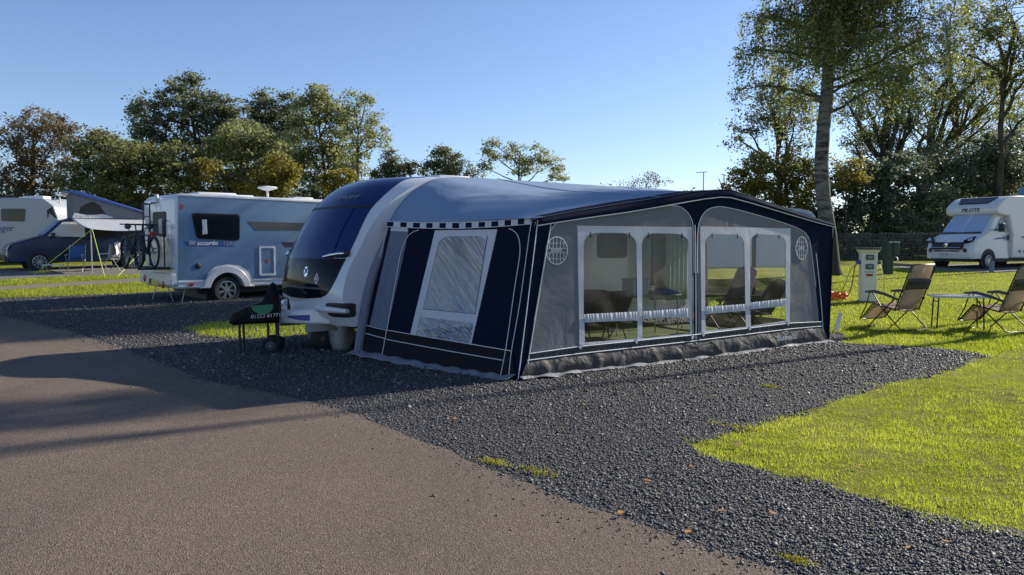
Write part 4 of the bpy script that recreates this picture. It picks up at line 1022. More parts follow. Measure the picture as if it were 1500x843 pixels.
lk = MB(); yside(lk, rrect(d0[0] + .04, d1[0] - .04, d1[1] + .04, d0[1] - .04, .02), -.014, .01); lk.build('door_panel', M['bluesilver'], lo_)
c_ = AP(391, 382.5); lk = MB(); yside(lk, [(c_[0] - .05, c_[1]), (c_[0], c_[1] - .06), (c_[0] + .05, c_[1]), (c_[0], c_[1] + .06)], -.02, .01); lk.build('hazard_label', M['red'], lo_)
c_ = AP(290, 390); lk = MB(); lk.lathe((c_[0], 0, c_[1]), (0, -1, 0), [(.075, 0), (.075, .02), (.065, .028), (0, .028)], 20); lk.build('filler_cap', M['black'], am, 40)
c_ = AP(280, 417.5); lk = MB(); lk.prism([(c_[0] + x, -.02, c_[1] + z) for x, z in circ(.07, 14, 1, .5)], (0, .03, 0)); lk.build('side_marker', M['red'], am)
c_ = AP(266.5, 303); lk = MB(); lk.prism([(c_[0] + x, -.02, c_[1] + z) for x, z in circ(.045, 12, .7, 1.5)], (0, .03, 0)); lk.build('side_marker', M['red'], am)
# wheel arch moulding, dark well and wheel
wa = MB(); arc = lambda r, A: [(wc[0] + math.cos(R(a)) * r, wc[1] + math.sin(R(a)) * r) for a in A]
oo_ = [(wc[0] + .72, zb)] + [q for q in arc(.60, range(0, 181, 10)) if q[1] > zb + .03] + [(wc[0] - .72, zb)]
ii_ = [(wc[0] - .43, zb)] + [q for q in arc(.43, range(180, -1, -10)) if q[1] > zb + .01] + [(wc[0] + .43, zb)]
wa.prism([(x, -.05, z) for x, z in oo_ + ii_], (0, .07, 0)); wa.build('wheel_arch', M['white'], am, None, .015, 2)
ww_ = MB(); ww_.box((wc[0], .5 * AW, wc[1] + .1), (.84, AW - .55, .7)); ww_.build('wheel_well', M['black'], am)
wheel(am, (wc[0], .09, wc[1]), WR, .2, 14); wheel(am, (wc[0], AW - .1, wc[1]), WR, .2, 14, 1)
wheel(am, (XE + .95, .12, wc[1]), WR, .2, 14); wheel(am, (XE + .95, AW - .12, wc[1]), WR, .2, 14, 1)
un = MB(); un.box((3.4, AW / 2, zb - .05), (5.6, 1.7, .2)); un.build('underbody', M['black'], am)
ws = MB(); xs_ = [(XE + .62, 1.98), (XE + 1.28, 1.24)]; ws.prism([(XE + .63, .2, 1.97), (XE + .63, AW - .2, 1.97), (XE + 1.29, AW - .15, 1.23), (XE + 1.29, .15, 1.23)], (.02, 0, .02)); ws.build('windscreen', M['window'], am)
# rear end
def AX(px, py, x=0): p = AF.X(px, py, x); return (p.y, p.z)
r0, r1 = AX(243, 311), AX(225.5, 348); rw_ = MB(); xside(rw_, roundpoly([AX(225.5, 311), AX(243, 310), AX(243, 348), AX(225.5, 345)], .08), -.03, .04); rwi = rw_.build('rear_window', M['black'], am)
rw_ = MB(); c_ = [AX(234, 322), AX(239, 320), AX(239, 343), AX(235, 342)]; xside(rw_, c_, -.034, .006); rw_.build('curtain', M['whitecloth'], rwi)
bb = MB(); bb.box((-.06, AW / 2, .58), (.16, AW, .30)); bb.build('rear_bumper', M['white'], am, None, .03)
for (pa, nm, mt) in ((AX(247.5, 417), 'tail_light', 'red'), (AX(220.5, 407), 'tail_light', 'red')):
    l = MB(); l.lathe((-.135, pa[0], pa[1]), (-1, 0, 0), [(.09, 0), (.09, .02), (.07, .03), (0, .03)], 18); tl = l.build(nm, M[mt], am, 40)
    l = MB(); l.lathe((-.16, pa[0], pa[1]), (-1, 0, 0), [(.04, 0), (.04, .012), (0, .012)], 12); l.build('lens', M['amber'], tl, 40)
c_ = AX(236, 414); l = MB(); l.box((-.15, c_[0], c_[1]), (.012, .5, .12)); l.build('number_plate', M['plate'], am)
c_ = AX(229, 412); l = MB(); l.box((-.15, c_[0], c_[1]), (.012, .14, .14)); l.build('plate_recess', M['black'], am)
for pa in (AX(229.5, 291), AX(229.5, 291)): pass
c_ = AX(230.5, 291); l = MB(); l.lathe((-.02, c_[0], c_[1] - .1), (0, 0, 1), [(.05, 0), (.05, .2), (.0, .2)], 14); l.build('rear_camera', M['whitedull'], am, 40)
la = MB()   # ladder: two hooped rails with rungs
ya = AX(227.5, 300)[0]; yb = AX(217.5, 300)[0]; zt_ = AX(227, 297)[1]
for y in (ya, yb): la.tube([(.0, y, zt_ - .02), (-.08, y, zt_), (-.14, y, zt_ - .06), (-.14, y, 1.35), (-.02, y, 1.3)], .018, 6)
for z in (zt_ - .05, zt_ - .35, zt_ - .65, zt_ - .95): la.tube([(-.14, ya, z), (-.14, yb, z)], .014, 6)
la.build('ladder', M['darkgrey'], am, 60)
zr = AX(225, 391, -.35)[1]
rk = MB(); rk.box((-.12, 1.1, zr - .04), (.12, 1.7, .05)); rk.box((-.30, 1.1, zr - .03), (.09, 1.75, .03)); rk.box((-.62, 1.1, zr - .03), (.09, 1.75, .03))
for y in (.5, 1.6): rk.bar((0, y, zr - .05), (-.72, y, zr - .05), .05); rk.tube([(-.02, y, 2.0), (-.1, y, 1.95), (-.1, y, zr)], .018, 6)
rk.build('bicycle_rack', M['black'], am, 60)
# roof furniture
for (px, py, w_, d_, h_) in ((312, 279, 1.0, .7, .09), (346, 283, .8, .5, .06), (440, 290, .6, .5, .07)):
    q = AP(px, 290, .9); l = MB(); l.box((q[0], .95, zt0 + h_ / 2), (w_, d_, h_)); l.build('roof_vent', M['whitedull'], am, None, .03)
q = AP(392, 290, 1.0); ds = MB(); ds.tube([(q[0], 1.0, zt0), (q[0], 1.0, zt0 + .24)], .03, 8); ds.lathe((q[0], 1.0, zt0 + .22), (0, 0, 1), [(.05, 0), (.25, .06), (.27, .08), (.23, .11), (.05, .13), (0, .13)], 24); ds.build('aerial', M['whitedull'], am, 40)
st = MB(); st.tube([(.3, .3, zb), (.2, .25, -.0)], .015, 6); st.tube([(.0, 1.5, zb), (-.1, 1.5, -.0)], .015, 6); st.tube([(.0, .6, zb), (.1, .55, .0)], .015, 6)
for a, c_ in (((.3, .3, zb), (.2, .25, -.0)), ((.0, 1.5, zb), (-.1, 1.5, 0)), ((.0, .6, zb), (.1, .55, 0))): st = MB(); st.tube([a, c_], .012, 6); st.build('stabiliser_leg', M['steel'], am, 60)
# ------------------------------------------------------------------ bicycles on the rack
def make_bike(p, yaw, label, lamp):
    t = thing('bicycle', p, yaw, label, 'bicycle', 'bicycles on the motorhome rack')
    r = .345
    for x in (-.53, .53):
        m = MB(); N_ = 32
        m.tube([(x + math.cos(2 * math.pi * k / N_) * r, 0, r + math.sin(2 * math.pi * k / N_) * r) for k in range(N_)], .026, 8, closed=True); w_ = m.build('wheel', M['rubber'], t, 60)
        m = MB()
        for k in range(14): a = 2 * math.pi * k / 14; m.tube([(x, .02 * (-1) ** k, r), (x + math.cos(a) * r * .95, 0, r + math.sin(a) * r * .95)], .0025, 3, False)
        m.tube([(x, -.05, r), (x, .05, r)], .03, 8); m.build('spokes', M['steel'], w_)
    f = MB(); bb_, st_, ht_ = (-.02, 0, .30), (-.16, 0, .74), (.36, 0, .80)
    for a, c_, q in ((bb_, st_, .02), (st_, ht_, .022), (bb_, ht_, .026), (bb_, (-.53, .0, r), .014), (st_, (-.53, 0, r), .012), (ht_, (.40, 0, .70), .022), ((.40, 0, .70), (.53, .05, r), .017), ((.40, 0, .70), (.53, -.05, r), .017)): f.tube([a, c_], q, 8)
    f.build('frame', M['black'], t, 60)
    f = MB(); f.tube([st_, (-.22, 0, .96)], .014, 6); f.tube([(-.38, 0, .97), (-.3, 0, .985), (-.18, 0, .975), (-.06, 0, .965)], [.06, .075, .04, .018], 8); f.build('saddle', M['black'], t, 60)
    f = MB(); f.tube([ht_, (.30, 0, 1.0), (.27, 0, 1.02)], .017, 6); f.tube([(.22, -.33, 1.02), (.28, -.12, 1.02), (.28, .12, 1.02), (.22, .33, 1.02)], .016, 6); f.build('handlebar', M['black'], t, 60)
    f = MB(); f.lathe((-.02, -.05, .30), (0, -1, 0), [(.0, 0), (.09, 0), (.09, .012), (0, .012)], 16); f.tube([(-.02, .08, .30), (.1, .1, .18)], .012, 5); f.tube([(-.02, -.08, .3), (-.14, -.1, .42)], .012, 5); f.build('crankset', M['darkgrey'], t, 40)
    m = MB(); m.tube([(-.53 + math.cos(R(a)) * (r + .04), 0, r + math.sin(R(a)) * (r + .04)) for a in range(10, 171, 16)], .03, 6); m.build('mudguard', M['black'], t, 60)
    if lamp: m = MB(); m.box((-.44, 0, .80), (.12, .15, .10)); m.build('rear_lamp', M['red'], t, None, .02)
    return t
by = AF.yaw + R(90)
def BW(x, y, z): q = AF.tow((x, y, z)); return q
bz = AF.o.z + zr + .0
make_bike(Vector((*BW(-.34, 1.03, 0).to_2d(), AF.o.z + zr)), by, 'black bicycle with red rear lamp, closest to the motorhome on its rack', True)
make_bike(Vector((*BW(-.66, 1.10, 0).to_2d(), AF.o.z + zr)), by + R(180), 'dark bicycle on the outer rail of the motorhome rack', False)

# ------------------------------------------------------------------ dark blue camper van with its roof up
vp = gnd(12, 393); VD = 31.0
VF = Frame((at(11, 390, 30.2).x, 30.2, g(30.6)), R(38))
vn = thing('camper_van', VF.o, VF.yaw, 'dark blue camper van with silver window screen and raised roof', 'camper van')
VW_ = 1.9; k_ = 1.07
vs = [(.0, .32), (-.02, .55), (.02, .78), (.12, .98), (.75, 1.18), (1.15, 1.30), (1.75, 1.86), (2.0, 1.95), (4.7, 1.96), (4.85, 1.85), (4.95, 1.1), (4.97, .4), (4.8, .3), (.15, .3)]
vs = [(x * k_, z * k_) for x, z in vs]
vb_ = MB(); N_ = len(vs)
for (y, s_, dz) in ((0, .985, 0), (.12, 1, 0), (VW_ - .12, 1, 0), (VW_, .985, 0)):
    for x, z in vs:
        tumble = .10 * max(0, (z - 1.05)) * (1 if y < .05 else -1 if y > VW_ - .05 else (1 if y < 1 else -1))
        vb_.v.append((2.5 + (x - 2.5) * s_, y + tumble, z))
for k in range(3):
    for i in range(N_): j = (i + 1) % N_; vb_.f.append((k * N_ + i, k * N_ + j, (k + 1) * N_ + j, (k + 1) * N_ + i)); vb_.mi.append(0)
vb_.f += [tuple(range(N_)), tuple(3 * N_ + i for i in range(N_))]; vb_.mi += [0, 0]
vb_.build('body', M['navypaint'], vn, None, .05, 3)
yt = lambda z: .10 * max(0, z - 1.05) - .012
def vside(mb, P2, th=.03, o=0): mb.prism([(x * k_, yt(z * k_) - o, z * k_) for x, z in P2], (0, th, 0)); return mb
w_ = MB(); vside(w_, roundpoly([(1.28, 1.27), (1.80, 1.80), (2.52, 1.82), (2.52, 1.24)], .05), .03); w_.build('silver_screen', M['whitecloth'], vn)
w_ = MB(); vside(w_, roundpoly([(2.62, 1.25), (2.62, 1.82), (3.6, 1.82), (3.6, 1.25)], .06), .03); w_.build('side_window', M['window'], vn)
w_ = MB(); vside(w_, roundpoly([(3.75, 1.25), (3.75, 1.82), (4.6, 1.8), (4.75, 1.25)], .06), .03); w_.build('side_window', M['window'], vn)
w_ = MB(); w_.prism([(1.19 * k_, .12, 1.325 * k_), (1.19 * k_, VW_ - .12, 1.325 * k_), (1.74 * k_, VW_ - .2, 1.84 * k_), (1.74 * k_, .2, 1.84 * k_)], (-.02, 0, .025)); w_.build('windscreen', plain('screen_blue', (.10, .22, .42), .15, 0, .15), vn)
for s_ in (0, 1):
    w_ = MB(); yy = .02 if s_ == 0 else VW_ - .34; w_.prism([(.0, yy, .80), (.09, yy, 1.0), (.12, yy + .32, 1.02), (-.015, yy + .32, .84)], (-.02, 0, .01)); w_.build('headlight', M['chrome'], vn, None, .01)
w_ = MB(); w_.prism([(-.03, .36, .82), (.09, .36, 1.0), (.09, VW_ - .36, 1.0), (-.03, VW_ - .36, .82)], (-.012, 0, .0)); w_.build('grille', M['blackgloss'], vn)
w_ = MB(); w_.prism([(-.035, .2, .36), (-.045, .2, .6), (-.045, VW_ - .2, .6), (-.035, VW_ - .2, .36)], (-.012, 0, 0)); w_.build('lower_grille', M['black'], vn)
w_ = MB(); w_.box((1.45 * k_, -.14, 1.30 * k_), (.14, .22, .2)); w_.build('wing_mirror', M['black'], vn, None, .04)
w_ = MB(); w_.box((2.3 * k_, -.02, 1.08 * k_), (.2, .03, .035)); w_.build('door_handle', M['navypaint'], vn, None, .008)
for x, y, s_ in ((1.0, .09, -1), (4.15, .09, -1), (1.0, VW_ - .09, 1), (4.15, VW_ - .09, 1)):
    m = MB(); m.lathe((x * k_, y - .105 * (1 if s_ < 0 else -1), .35), (0, s_, 0), [(.44, -.05), (.44, .012), (.0, .012)], 28); m.build('wheel_well', M['black'], vn, 40)
    wheel(vn, (x * k_, y - .03 * (1 if s_ < 0 else -1), .345), .345, .23, 10, s_, .72)
# raised roof: panel hinged at the back over grey canvas
fz, rz = VF.Y(103, 281, .1), VF.Y(211, 313.5, .1)
zf, zr_ = fz.z, 2.17; x0, x1 = fz.x, rz.x
zr_ = max(2.12, rz.z)
cv_ = MB()
for y in (.16, VW_ - .16): pass
cv_.add([(x0 + .1, .16, 2.06), (x1, .16, 2.06), (x1, .16, zr_), (x0 + .1, .16, zf), (x0 + .1, VW_ - .16, 2.06), (x1, VW_ - .16, 2.06), (x1, VW_ - .16, zr_), (x0 + .1, VW_ - .16, zf)], [(0, 1, 2, 3), (4, 7, 6, 5), (0, 3, 7, 4), (1, 5, 6, 2), (3, 2, 6, 7), (0, 4, 5, 1)])
pc = cv_.build('pop_top_canvas', M['popcanvas'], vn)
rp_ = MB(); rp_.prism([(x0 - .12, .04, zf - .03), (x1 + .2, .04, zr_ - .03), (x1 + .2, .04, zr_ + .05), (x0 + .3, .04, zf + .04), (x0 - .1, .04, zf + .05)], (0, VW_ - .08, 0)); rp_.build('pop_top_roof', M['bluepaint'], vn, None, .03)
w_ = MB(); w_.prism([(VF.Y(*q, .15).x, .15, VF.Y(*q, .15).z) for q in ((115, 314), (118, 304), (128, 298), (137, 296), (146, 301), (155, 314))], (0, .006, 0)); w_.build('mesh_window', M['black'], pc)
w_ = MB(); w_.prism([(VF.Y(*q, .14).x, .14, VF.Y(*q, .14).z) for q in ((106, 318), (109, 312), (130, 316), (150, 314), (165, 318), (165, 320), (106, 320))], (0, .01, 0)); w_.build('rolled_flap', M['whitecloth'], pc)
# sun sail on a pole, guy ropes, chairs, low step
pf = gnd(135, 401); SP_ = thing('sun_sail', pf, 0, 'white sun sail stretched from the camper van roof to a pole', 'sun sail')
top = at(135, 336, pf.y) - pf
r0_ = VF.tow((VF.Y(104, 320, .05).x, .02, 2.06)) - pf; r1_ = VF.tow((4.75 * k_, .02, 2.06)) - pf
far_ = top + Vector((2.05, 1.35, .10))
m = MB(); m.grid(lambda u, v: r0_.lerp(r1_, u).lerp(top.lerp(far_, u), v) + Vector((0, 0, -.10 * math.sin(math.pi * u) * v - .08 * math.sin(math.pi * v))), 20, 12); m.build('sail', M['sail'], SP_, 180, None, 2, .006)
m = MB(); m.tube([(0, 0, 0), (0, 0, top.z + .03)], .022, 8); m.build('pole', M['steel'], SP_, 60)
fe = Vector((far_.x, far_.y, 0)); m = MB(); m.tube([(fe.x, fe.y, g(pf.y + fe.y) - pf.z), far_ + Vector((0, 0, .03))], .022, 8); m.build('pole', M['steel'], SP_, 60)
for a, q in ((top, (51, 402)), (top, (153.5, 407)), (far_, (172, 406))):
    e = gnd(*q) - pf; m = MB(); m.tube([a, e], .012, 5); m.build('guy_rope', M['lime'], SP_, 60)
def director_chair(p, yaw, label, cloth, drape=False):
    t = thing('folding_chair', p, yaw, label, 'folding chair', 'folding chairs by the camper van')
    m = MB(); m.grid(lambda u, v: Vector((-.25 + .5 * u, -.25 + .5 * v, .45 - .03 * math.sin(math.pi * v))), 6, 6); m.build('seat', cloth, t, 180, None, 2, .02)
    m = MB(); m.grid(lambda u, v: Vector((-.27 - .1 * v, -.27 + .54 * u, .5 + .5 * v)), 6, 6); m.build('backrest', cloth, t, 180, None, 2, .02)
    for s_ in (-1, 1):
        m = MB(); m.tube([(-.25, s_ * .28, .45), (-.38, s_ * .28, 1.02)], .013, 6); m.tube([(-.3, s_ * .28, .66), (.25, s_ * .28, .64)], .02, 6); m.build('side_frame', M['steel'], t, 60)
        for a, c_ in (((-.24, .0), (.26, .62)), ((.24, .0), (-.26, .46))): m = MB(); m.tube([(a[0], s_ * .28, .0), (c_[0], s_ * .28, c_[1])], .013, 6); m.build('leg', M['steel'], t, 60)
    if drape:
        m = MB(); m.grid(lambda u, v: Vector((-.40 + .05 * math.sin(u * 5) + .36 * max(0, v - .75) * 4, -.2 + .3 * u + .03 * math.sin(v * 8), 1.08 - .62 * v + .04 * math.sin(u * 7))), 10, 12); m.build('draped_cloth', M['whitecloth'], t, 180, None, 2, .03)
    return t
director_chair(gnd(111, 398), R(-75), 'blue folding chair under the sun sail beside the camper van', M['bluecloth'])
director_chair(gnd(160, 396), R(160), 'folding chair with a white cloth over its back by the sail', M['greycloth'], True)
lt = thing('low_table', gnd(78, 399), R(10), 'low white folding table beside the camper van wheel', 'table')
m = MB(); m.box((0, 0, .28), (.65, .4, .03)); m.build('table_top', M['whitedull'], lt)
for sx in (-.29, .29):
    for sy in (-.17, .17): m = MB(); m.tube([(sx, sy, .27), (sx, sy, 0)], .013, 6); m.build('leg', M['steel'], lt, 60)
ym = MB(); ym.prism([(-.3, -.15, 0), (.3, -.15, 0), (.3, -.15, .10), (-.3, -.15, .02)], (0, .3, 0)); yo = ym.build('levelling_ramp', M['plate'], None, None, .01); yo.location = gnd(59, 399.5); tag(yo, 'yellow levelling ramp by the front wheel of the camper van', 'ramp')

# ------------------------------------------------------------------ white caravans behind
def far_caravan(p, yaw, prof, label, w=2.2, nm='parked_caravan'):
    t = thing(nm, p, yaw, label, 'caravan'); m = MB(); yside(m, prof, 0, w); m.build('body', M['white'], t, None, .06, 3); return t
q0 = gnd(86, 381); LF = Frame((at(87, 380, 35).x, 35, g(35)), R(180 - 3))
def LP_(px, py): p = LF.Y(px, py, 0); return (p.x, p.z)
lc = thing('parked_caravan', LF.o, LF.yaw, 'white caravan with dark front window at the left edge of the site', 'caravan')
pr = [LP_(86, 372), LP_(87, 340), LP_(84, 318), LP_(78, 302), LP_(64, 291.5), LP_(30, 290), (7.2, LP_(30, 290)[1]), (7.2, .45), LP_(70, 374)]
m = MB(); m.prism([(x, -2.2, z) for x, z in pr], (0, 2.2, 0)); m.build('body', M['shadewhite'], lc, None, .06, 3)
m = MB(); m.prism([(x, .02, z) for x, z in roundpoly([LP_(37.5, 306), LP_(36, 325), LP_(2, 324), LP_(2, 306)], .08)], (0, -.03, 0)); m.build('side_window', M['window'], lc)
m = MB(); m.prism([(x, .02, z) for x, z in [LP_(77, 303), LP_(83, 318), LP_(81.5, 320), LP_(72, 312), LP_(70, 320), LP_(69, 308)]], (0, -.03, 0)); m.build('dark_corner_trim', M['black'], lc)
p = LP_(-18, 339); text('lettering', 'Ranger', .42, M['bluepaint'], lc, (p[0], .012, p[1]), (R(90), 0, R(180)), .2, .002, 1.0)
m = MB(); xq = LP_(30, 289)[0]; m.box((xq, -1.1, LP_(30, 290)[1] + .06), (1.0, .6, .14)); m.build('roof_light', M['whitedull'], lc, None, .03)
m = MB(); xq = LP_(71, 290); m.tube([(xq[0], -.8, xq[1] - .2), (xq[0], -.8, xq[1] + .3)], .03, 6); m.lathe((xq[0], -.8, xq[1] + .12), (0, 0, 1), [(.02, 0), (.2, .04), (.2, .06), (0, .1)], 16); m.build('aerial', M['whitedull'], lc, 40)
wheel(lc, (4.3, -.1, .34), .34, .2, 10, 1)
sv = Frame((at(98, 380, 39).x, 39, g(39)), R(178))
sc_ = thing('parked_van', sv.o, sv.yaw, 'white vehicle roof seen between the left caravan and the raised roof', 'van')
m = MB(); m.prism([(0, -2, .5), (0, -2, 2.75), (.3, -2, 3.0), (5, -2, 3.0), (5, -2, .5)], (0, 2, 0)); m.build('body', M['shadewhite'], sc_, None, .08, 3)
m = MB(); m.prism([(.1, .02, 2.72), (3, .02, 2.72), (3, .02, 2.66), (.1, .02, 2.66)], (0, -.03, 0)); m.build('trim_line', M['darkgrey'], sc_)
for x in (1, 4): wheel(sc_, (x, -.1, .34), .34, .2, 10, 1)
stl = thing('garden_stool', gnd(4, 374), 0, 'white plastic stool at the left edge beside the caravan', 'stool')
m = MB(); m.box((0, 0, .5), (.4, .4, .04)); m.build('seat', M['whitedull'], stl, None, .01)
for sx in (-1, 1):
    for sy in (-1, 1): m = MB(); m.bar((sx * .16, sy * .16, .5), (sx * .22, sy * .22, 0), .035); m.build('leg', M['whitedull'], stl)
# caravan behind the awning: only its rounded end rises over the eave
BF = Frame((at(1197, 390, 25).x, 25, g(25)), R(180 + 6))
bc = thing('parked_caravan', BF.o, BF.yaw, 'white caravan with rounded end parked behind the awning', 'caravan')
def BP(px, py): p = BF.Y(px, py, 0); return (p.x, p.z)
prof = [(0, .5), (-.04, 1.2), (0.0, 2.0), BP(1197, 323), BP(1193, 315), BP(1185, 309), BP(1172, 306), BP(1150, 304.5), (5.5, BP(1150, 304.5)[1]), (5.6, .5)]
m = MB(); m.prism([(x, -2.2, z) for x, z in prof], (0, 2.2, 0)); m.build('body', M['shadewhite'], bc, None, .08, 4)
m = MB(); m.prism([(x, .012, z) for x, z in [BP(1188, 315), BP(1178, 311), BP(1150, 309.5), BP(1150, 322), BP(1190, 326)]], (0, -.02, 0)); m.build('side_panel', M['bluesilver'], bc)  # bluish patch paints the shadow side of the rounded white end
wheel(bc, (4.9, -.1, .33), .33, .2, 10, 1)

# ------------------------------------------------------------------ white motorhome on the right
mwp = gnd(1447, 394.5); a22 = R(24); rd = Vector((math.cos(a22), math.sin(a22), 0))
MF = Frame(mwp - rd * .98, a22); MF.o.z = g(MF.o.y)
mh = thing('motorhome', MF.o, MF.yaw, 'white motorhome with screened windscreen parked by the stone wall', 'motorhome')
MWd = 2.1
pr = [(.0, .42), (-.02, .80), (.06, 1.02), (.16, 1.20), (.80, 1.46), (1.50, 2.22), (1.30, 2.26), (1.10, 2.34), (1.02, 2.50), (1.18, 2.78), (1.5, 2.93), (2.1, 3.0), (6.8, 3.0), (6.9, 2.8), (6.9, .45)]
m = MB()
cab = [(.0, .42), (-.02, .80), (.06, 1.02), (.16, 1.20), (.80, 1.46), (1.52, 2.24), (2.3, 2.24), (2.3, .42)]
secs = ((0, .0), (.10, -.0), (MWd / 2, -.10), (MWd - .10, 0), (MWd, .0)); N_ = len(cab)
for k, (y, bul) in enumerate(secs):
    for i, (x, z) in enumerate(cab):
        e = .12 if k in (0, 4) and i < 5 else 0
        tum = (.12 * max(0, z - 1.3)) * (1 if y < .5 else -1 if y > 1.5 else 0)
        m.v.append((x + e + (bul if i < 6 else 0), y + tum, z))
for k in range(4):
    for i in range(N_): j = (i + 1) % N_; m.f.append((k * N_ + i, k * N_ + j, (k + 1) * N_ + j, (k + 1) * N_ + i)); m.mi.append(0)
m.f += [tuple(range(N_)), tuple(4 * N_ + i for i in range(N_))]; m.mi += [0, 0]
m.build('cab', M['white'], mh, None, .04, 3)
m = MB(); hs = [(1.54, 2.20), (1.38, 2.24), (1.29, 2.33), (1.29, 2.50), (1.42, 2.66), (1.75, 2.88), (2.1, 2.98), (2.6, 3.0), (6.8, 3.0), (6.9, 2.85), (6.9, .45), (2.3, .45), (2.3, 1.4), (2.05, 2.15)]
m.prism([(x, -.1, z) for x, z in hs], (0, MWd + .2, 0)); m.build('body', M['white'], mh, None, .09, 4)
m = MB(); m.prism([(.83, .18, 1.50), (.80, MWd / 2, 1.50), (.83, MWd - .18, 1.50), (1.47, MWd - .24, 2.185), (1.44, MWd / 2, 2.19), (1.47, .24, 2.185)], (-.035, 0, .03)); ws_ = m.build('windscreen_cover', plain('silver_screen_cover', (.38, .46, .68), .5, 0, .08, 2, .3, 12), mh)
m = MB(); m.prism([(.70, .16, 1.45), (.66, MWd / 2, 1.45), (.70, MWd - .16, 1.45), (.76, MWd - .16, 1.49), (.72, MWd / 2, 1.49), (.76, .16, 1.49)], (-.012, 0, .02)); m.build('wiper_cowl', M['black'], mh)
m = MB(); m.prism([(1.43, .42, 2.67), (1.43, MWd - .42, 2.67), (1.83, MWd - .22, 2.915), (1.83, .22, 2.915)], (-.025, 0, .035)); m.build('sunroof', M['window'], mh, None, .01)
text('lettering', 'PILOTE', .20, M['black'], mh, (1.275, 1.45, 2.36), FRONTX, .25, .003, 1.25, .003)
m = MB(); m.prism([(-.14, .36, .80), (-.05, .36, 1.03), (.02, .36, 1.1), (.02, MWd - .36, 1.1), (-.05, MWd - .36, 1.03), (-.14, MWd - .36, .80)], (.06, 0, 0)); m.build('grille', M['black'], mh)
em = MB(); em.lathe((-.13, MWd / 2, .98), (-1, 0, 0), [(.09, 0), (.09, .02), (.06, .03), (0, .03)], 18); em.build('badge', M['chrome'], mh, 40)
m = MB(); m.prism([(-.14, .42, .88), (-.14, MWd - .42, .88), (-.135, MWd - .42, .895), (-.135, .42, .895)], (-.012, 0, 0)); m.build('grille_bar', M['chrome'], mh)
m = MB(); m.box((-.10, MWd / 2, .74), (.05, 1.1, .05)); m.build('lower_slot', M['black'], mh)
m = MB(); m.box((-.13, MWd / 2 + .05, .60), (.02, .54, .13)); np_ = m.build('number_plate', M['whitedull'], mh)
text('lettering', 'YE73 XBF', .115, M['black'], np_, (-.142, MWd / 2 + .30, .565), FRONTX, 0, .002, .95)
for s_ in (0, 1):
    f_ = (lambda y: y) if s_ == 0 else (lambda y: MWd - y)
    m = MB(); m.prism([(.11, f_(.04), 1.12), (.05, f_(.18), 1.06), (-.02, f_(.36), 1.04), (.06, f_(.40), 1.16), (.22, f_(.22), 1.28), (.34, f_(.06), 1.33)], (-.03, 0, .015)); hl_ = m.build('headlight', M['blackgloss'], mh, None, .012)
    m = MB(); m.prism([(.08, f_(.06), 1.15), (.04, f_(.2), 1.11), (.12, f_(.26), 1.19), (.22, f_(.1), 1.26)], (-.07, -.03 if s_ == 0 else .03, .03)); m.build('lens', M['chrome'], hl_)
    m = MB(); m.lathe((-.04, f_(.28), .76), (-1, 0, 0), [(.09, -.03), (.09, .01), (.07, .02), (0, .0)], 16); m.build('fog_light', M['darkgrey'], mh, 40)
    m = MB(); m.box((1.30, f_(-.30), 1.68), (.16, .20, .34)); m.bar((1.35, f_(-.2), 1.6), (1.4, f_(.06), 1.6), .06); mo_ = m.build('wing_mirror', M['black'], mh, None, .04)
m = MB(); m.prism([(1.38, .035, 1.55), (1.78, .10, 2.08), (2.22, .10, 2.12), (2.25, .03, 1.52)], (0, -.012, 0)); m.build('side_window', plain('screened_glass', (.32, .36, .42), .2, 0, .1), mh)
m = MB(); m.box((2.12, -.03, 1.28), (.09, .05, .22)); m.build('door_handle', M['black'], mh, None, .01)
m = MB(); m.prism([(1.25, -.012, 1.20), (2.05, -.012, 1.26), (2.05, -.012, 1.31), (1.5, -.012, 1.27)], (0, .02, 0)); m.build('decal', M['bluepaint'], mh)
m = MB(); m.prism([(2.9, -.115, 1.28), (4.6, -.115, 1.28), (4.6, -.115, 1.34), (2.8, -.115, 1.34)], (0, .02, 0)); m.build('decal', M['bluepaint'], mh)
m = MB(); m.prism([(2.9, -.115, 1.20), (4.6, -.115, 1.20), (4.6, -.115, 1.24), (2.85, -.115, 1.24)], (0, .02, 0)); m.build('decal', M['steel'], mh)
for x in (2.75, 3.05): m = MB(); m.box((x, -.115, .72), (.1, .03, .09)); m.build('side_vent', M['bluepaint'], mh)
for x, y, s_ in ((.98, .06, -1), (4.9, .06, -1), (.98, MWd - .06, 1), (4.9, MWd - .06, 1)):
    off = 0 if x < 2 else (.1 if s_ < 0 else -.1)
    m = MB(); m.lathe((x, (y - off) + .055 * s_, .40), (0, s_, 0), [(.43, -.05), (.43, .016), (.0, .016)], 28); m.build('wheel_well', M['black'], mh, 40)
    wheel(mh, (x, y - off + .0 * s_, .345), .345, .22, 10, s_, .66)
m = MB(); m.box((3.4, MWd / 2, .38), (6.4, 1.7, .16)); m.build('underbody', M['black'], mh)
ra = MB(); ra.box((0, 0, 0), (.02, .5, .6), Matrix.Rotation(R(25), 3, 'Y')); ra.box((0, 0, -.30), (.3, .3, .08)); rao = ra.build('solar_panel', M['bluesilver'], mh, None, None); rao.location = (4.6, 1.0, 3.22)
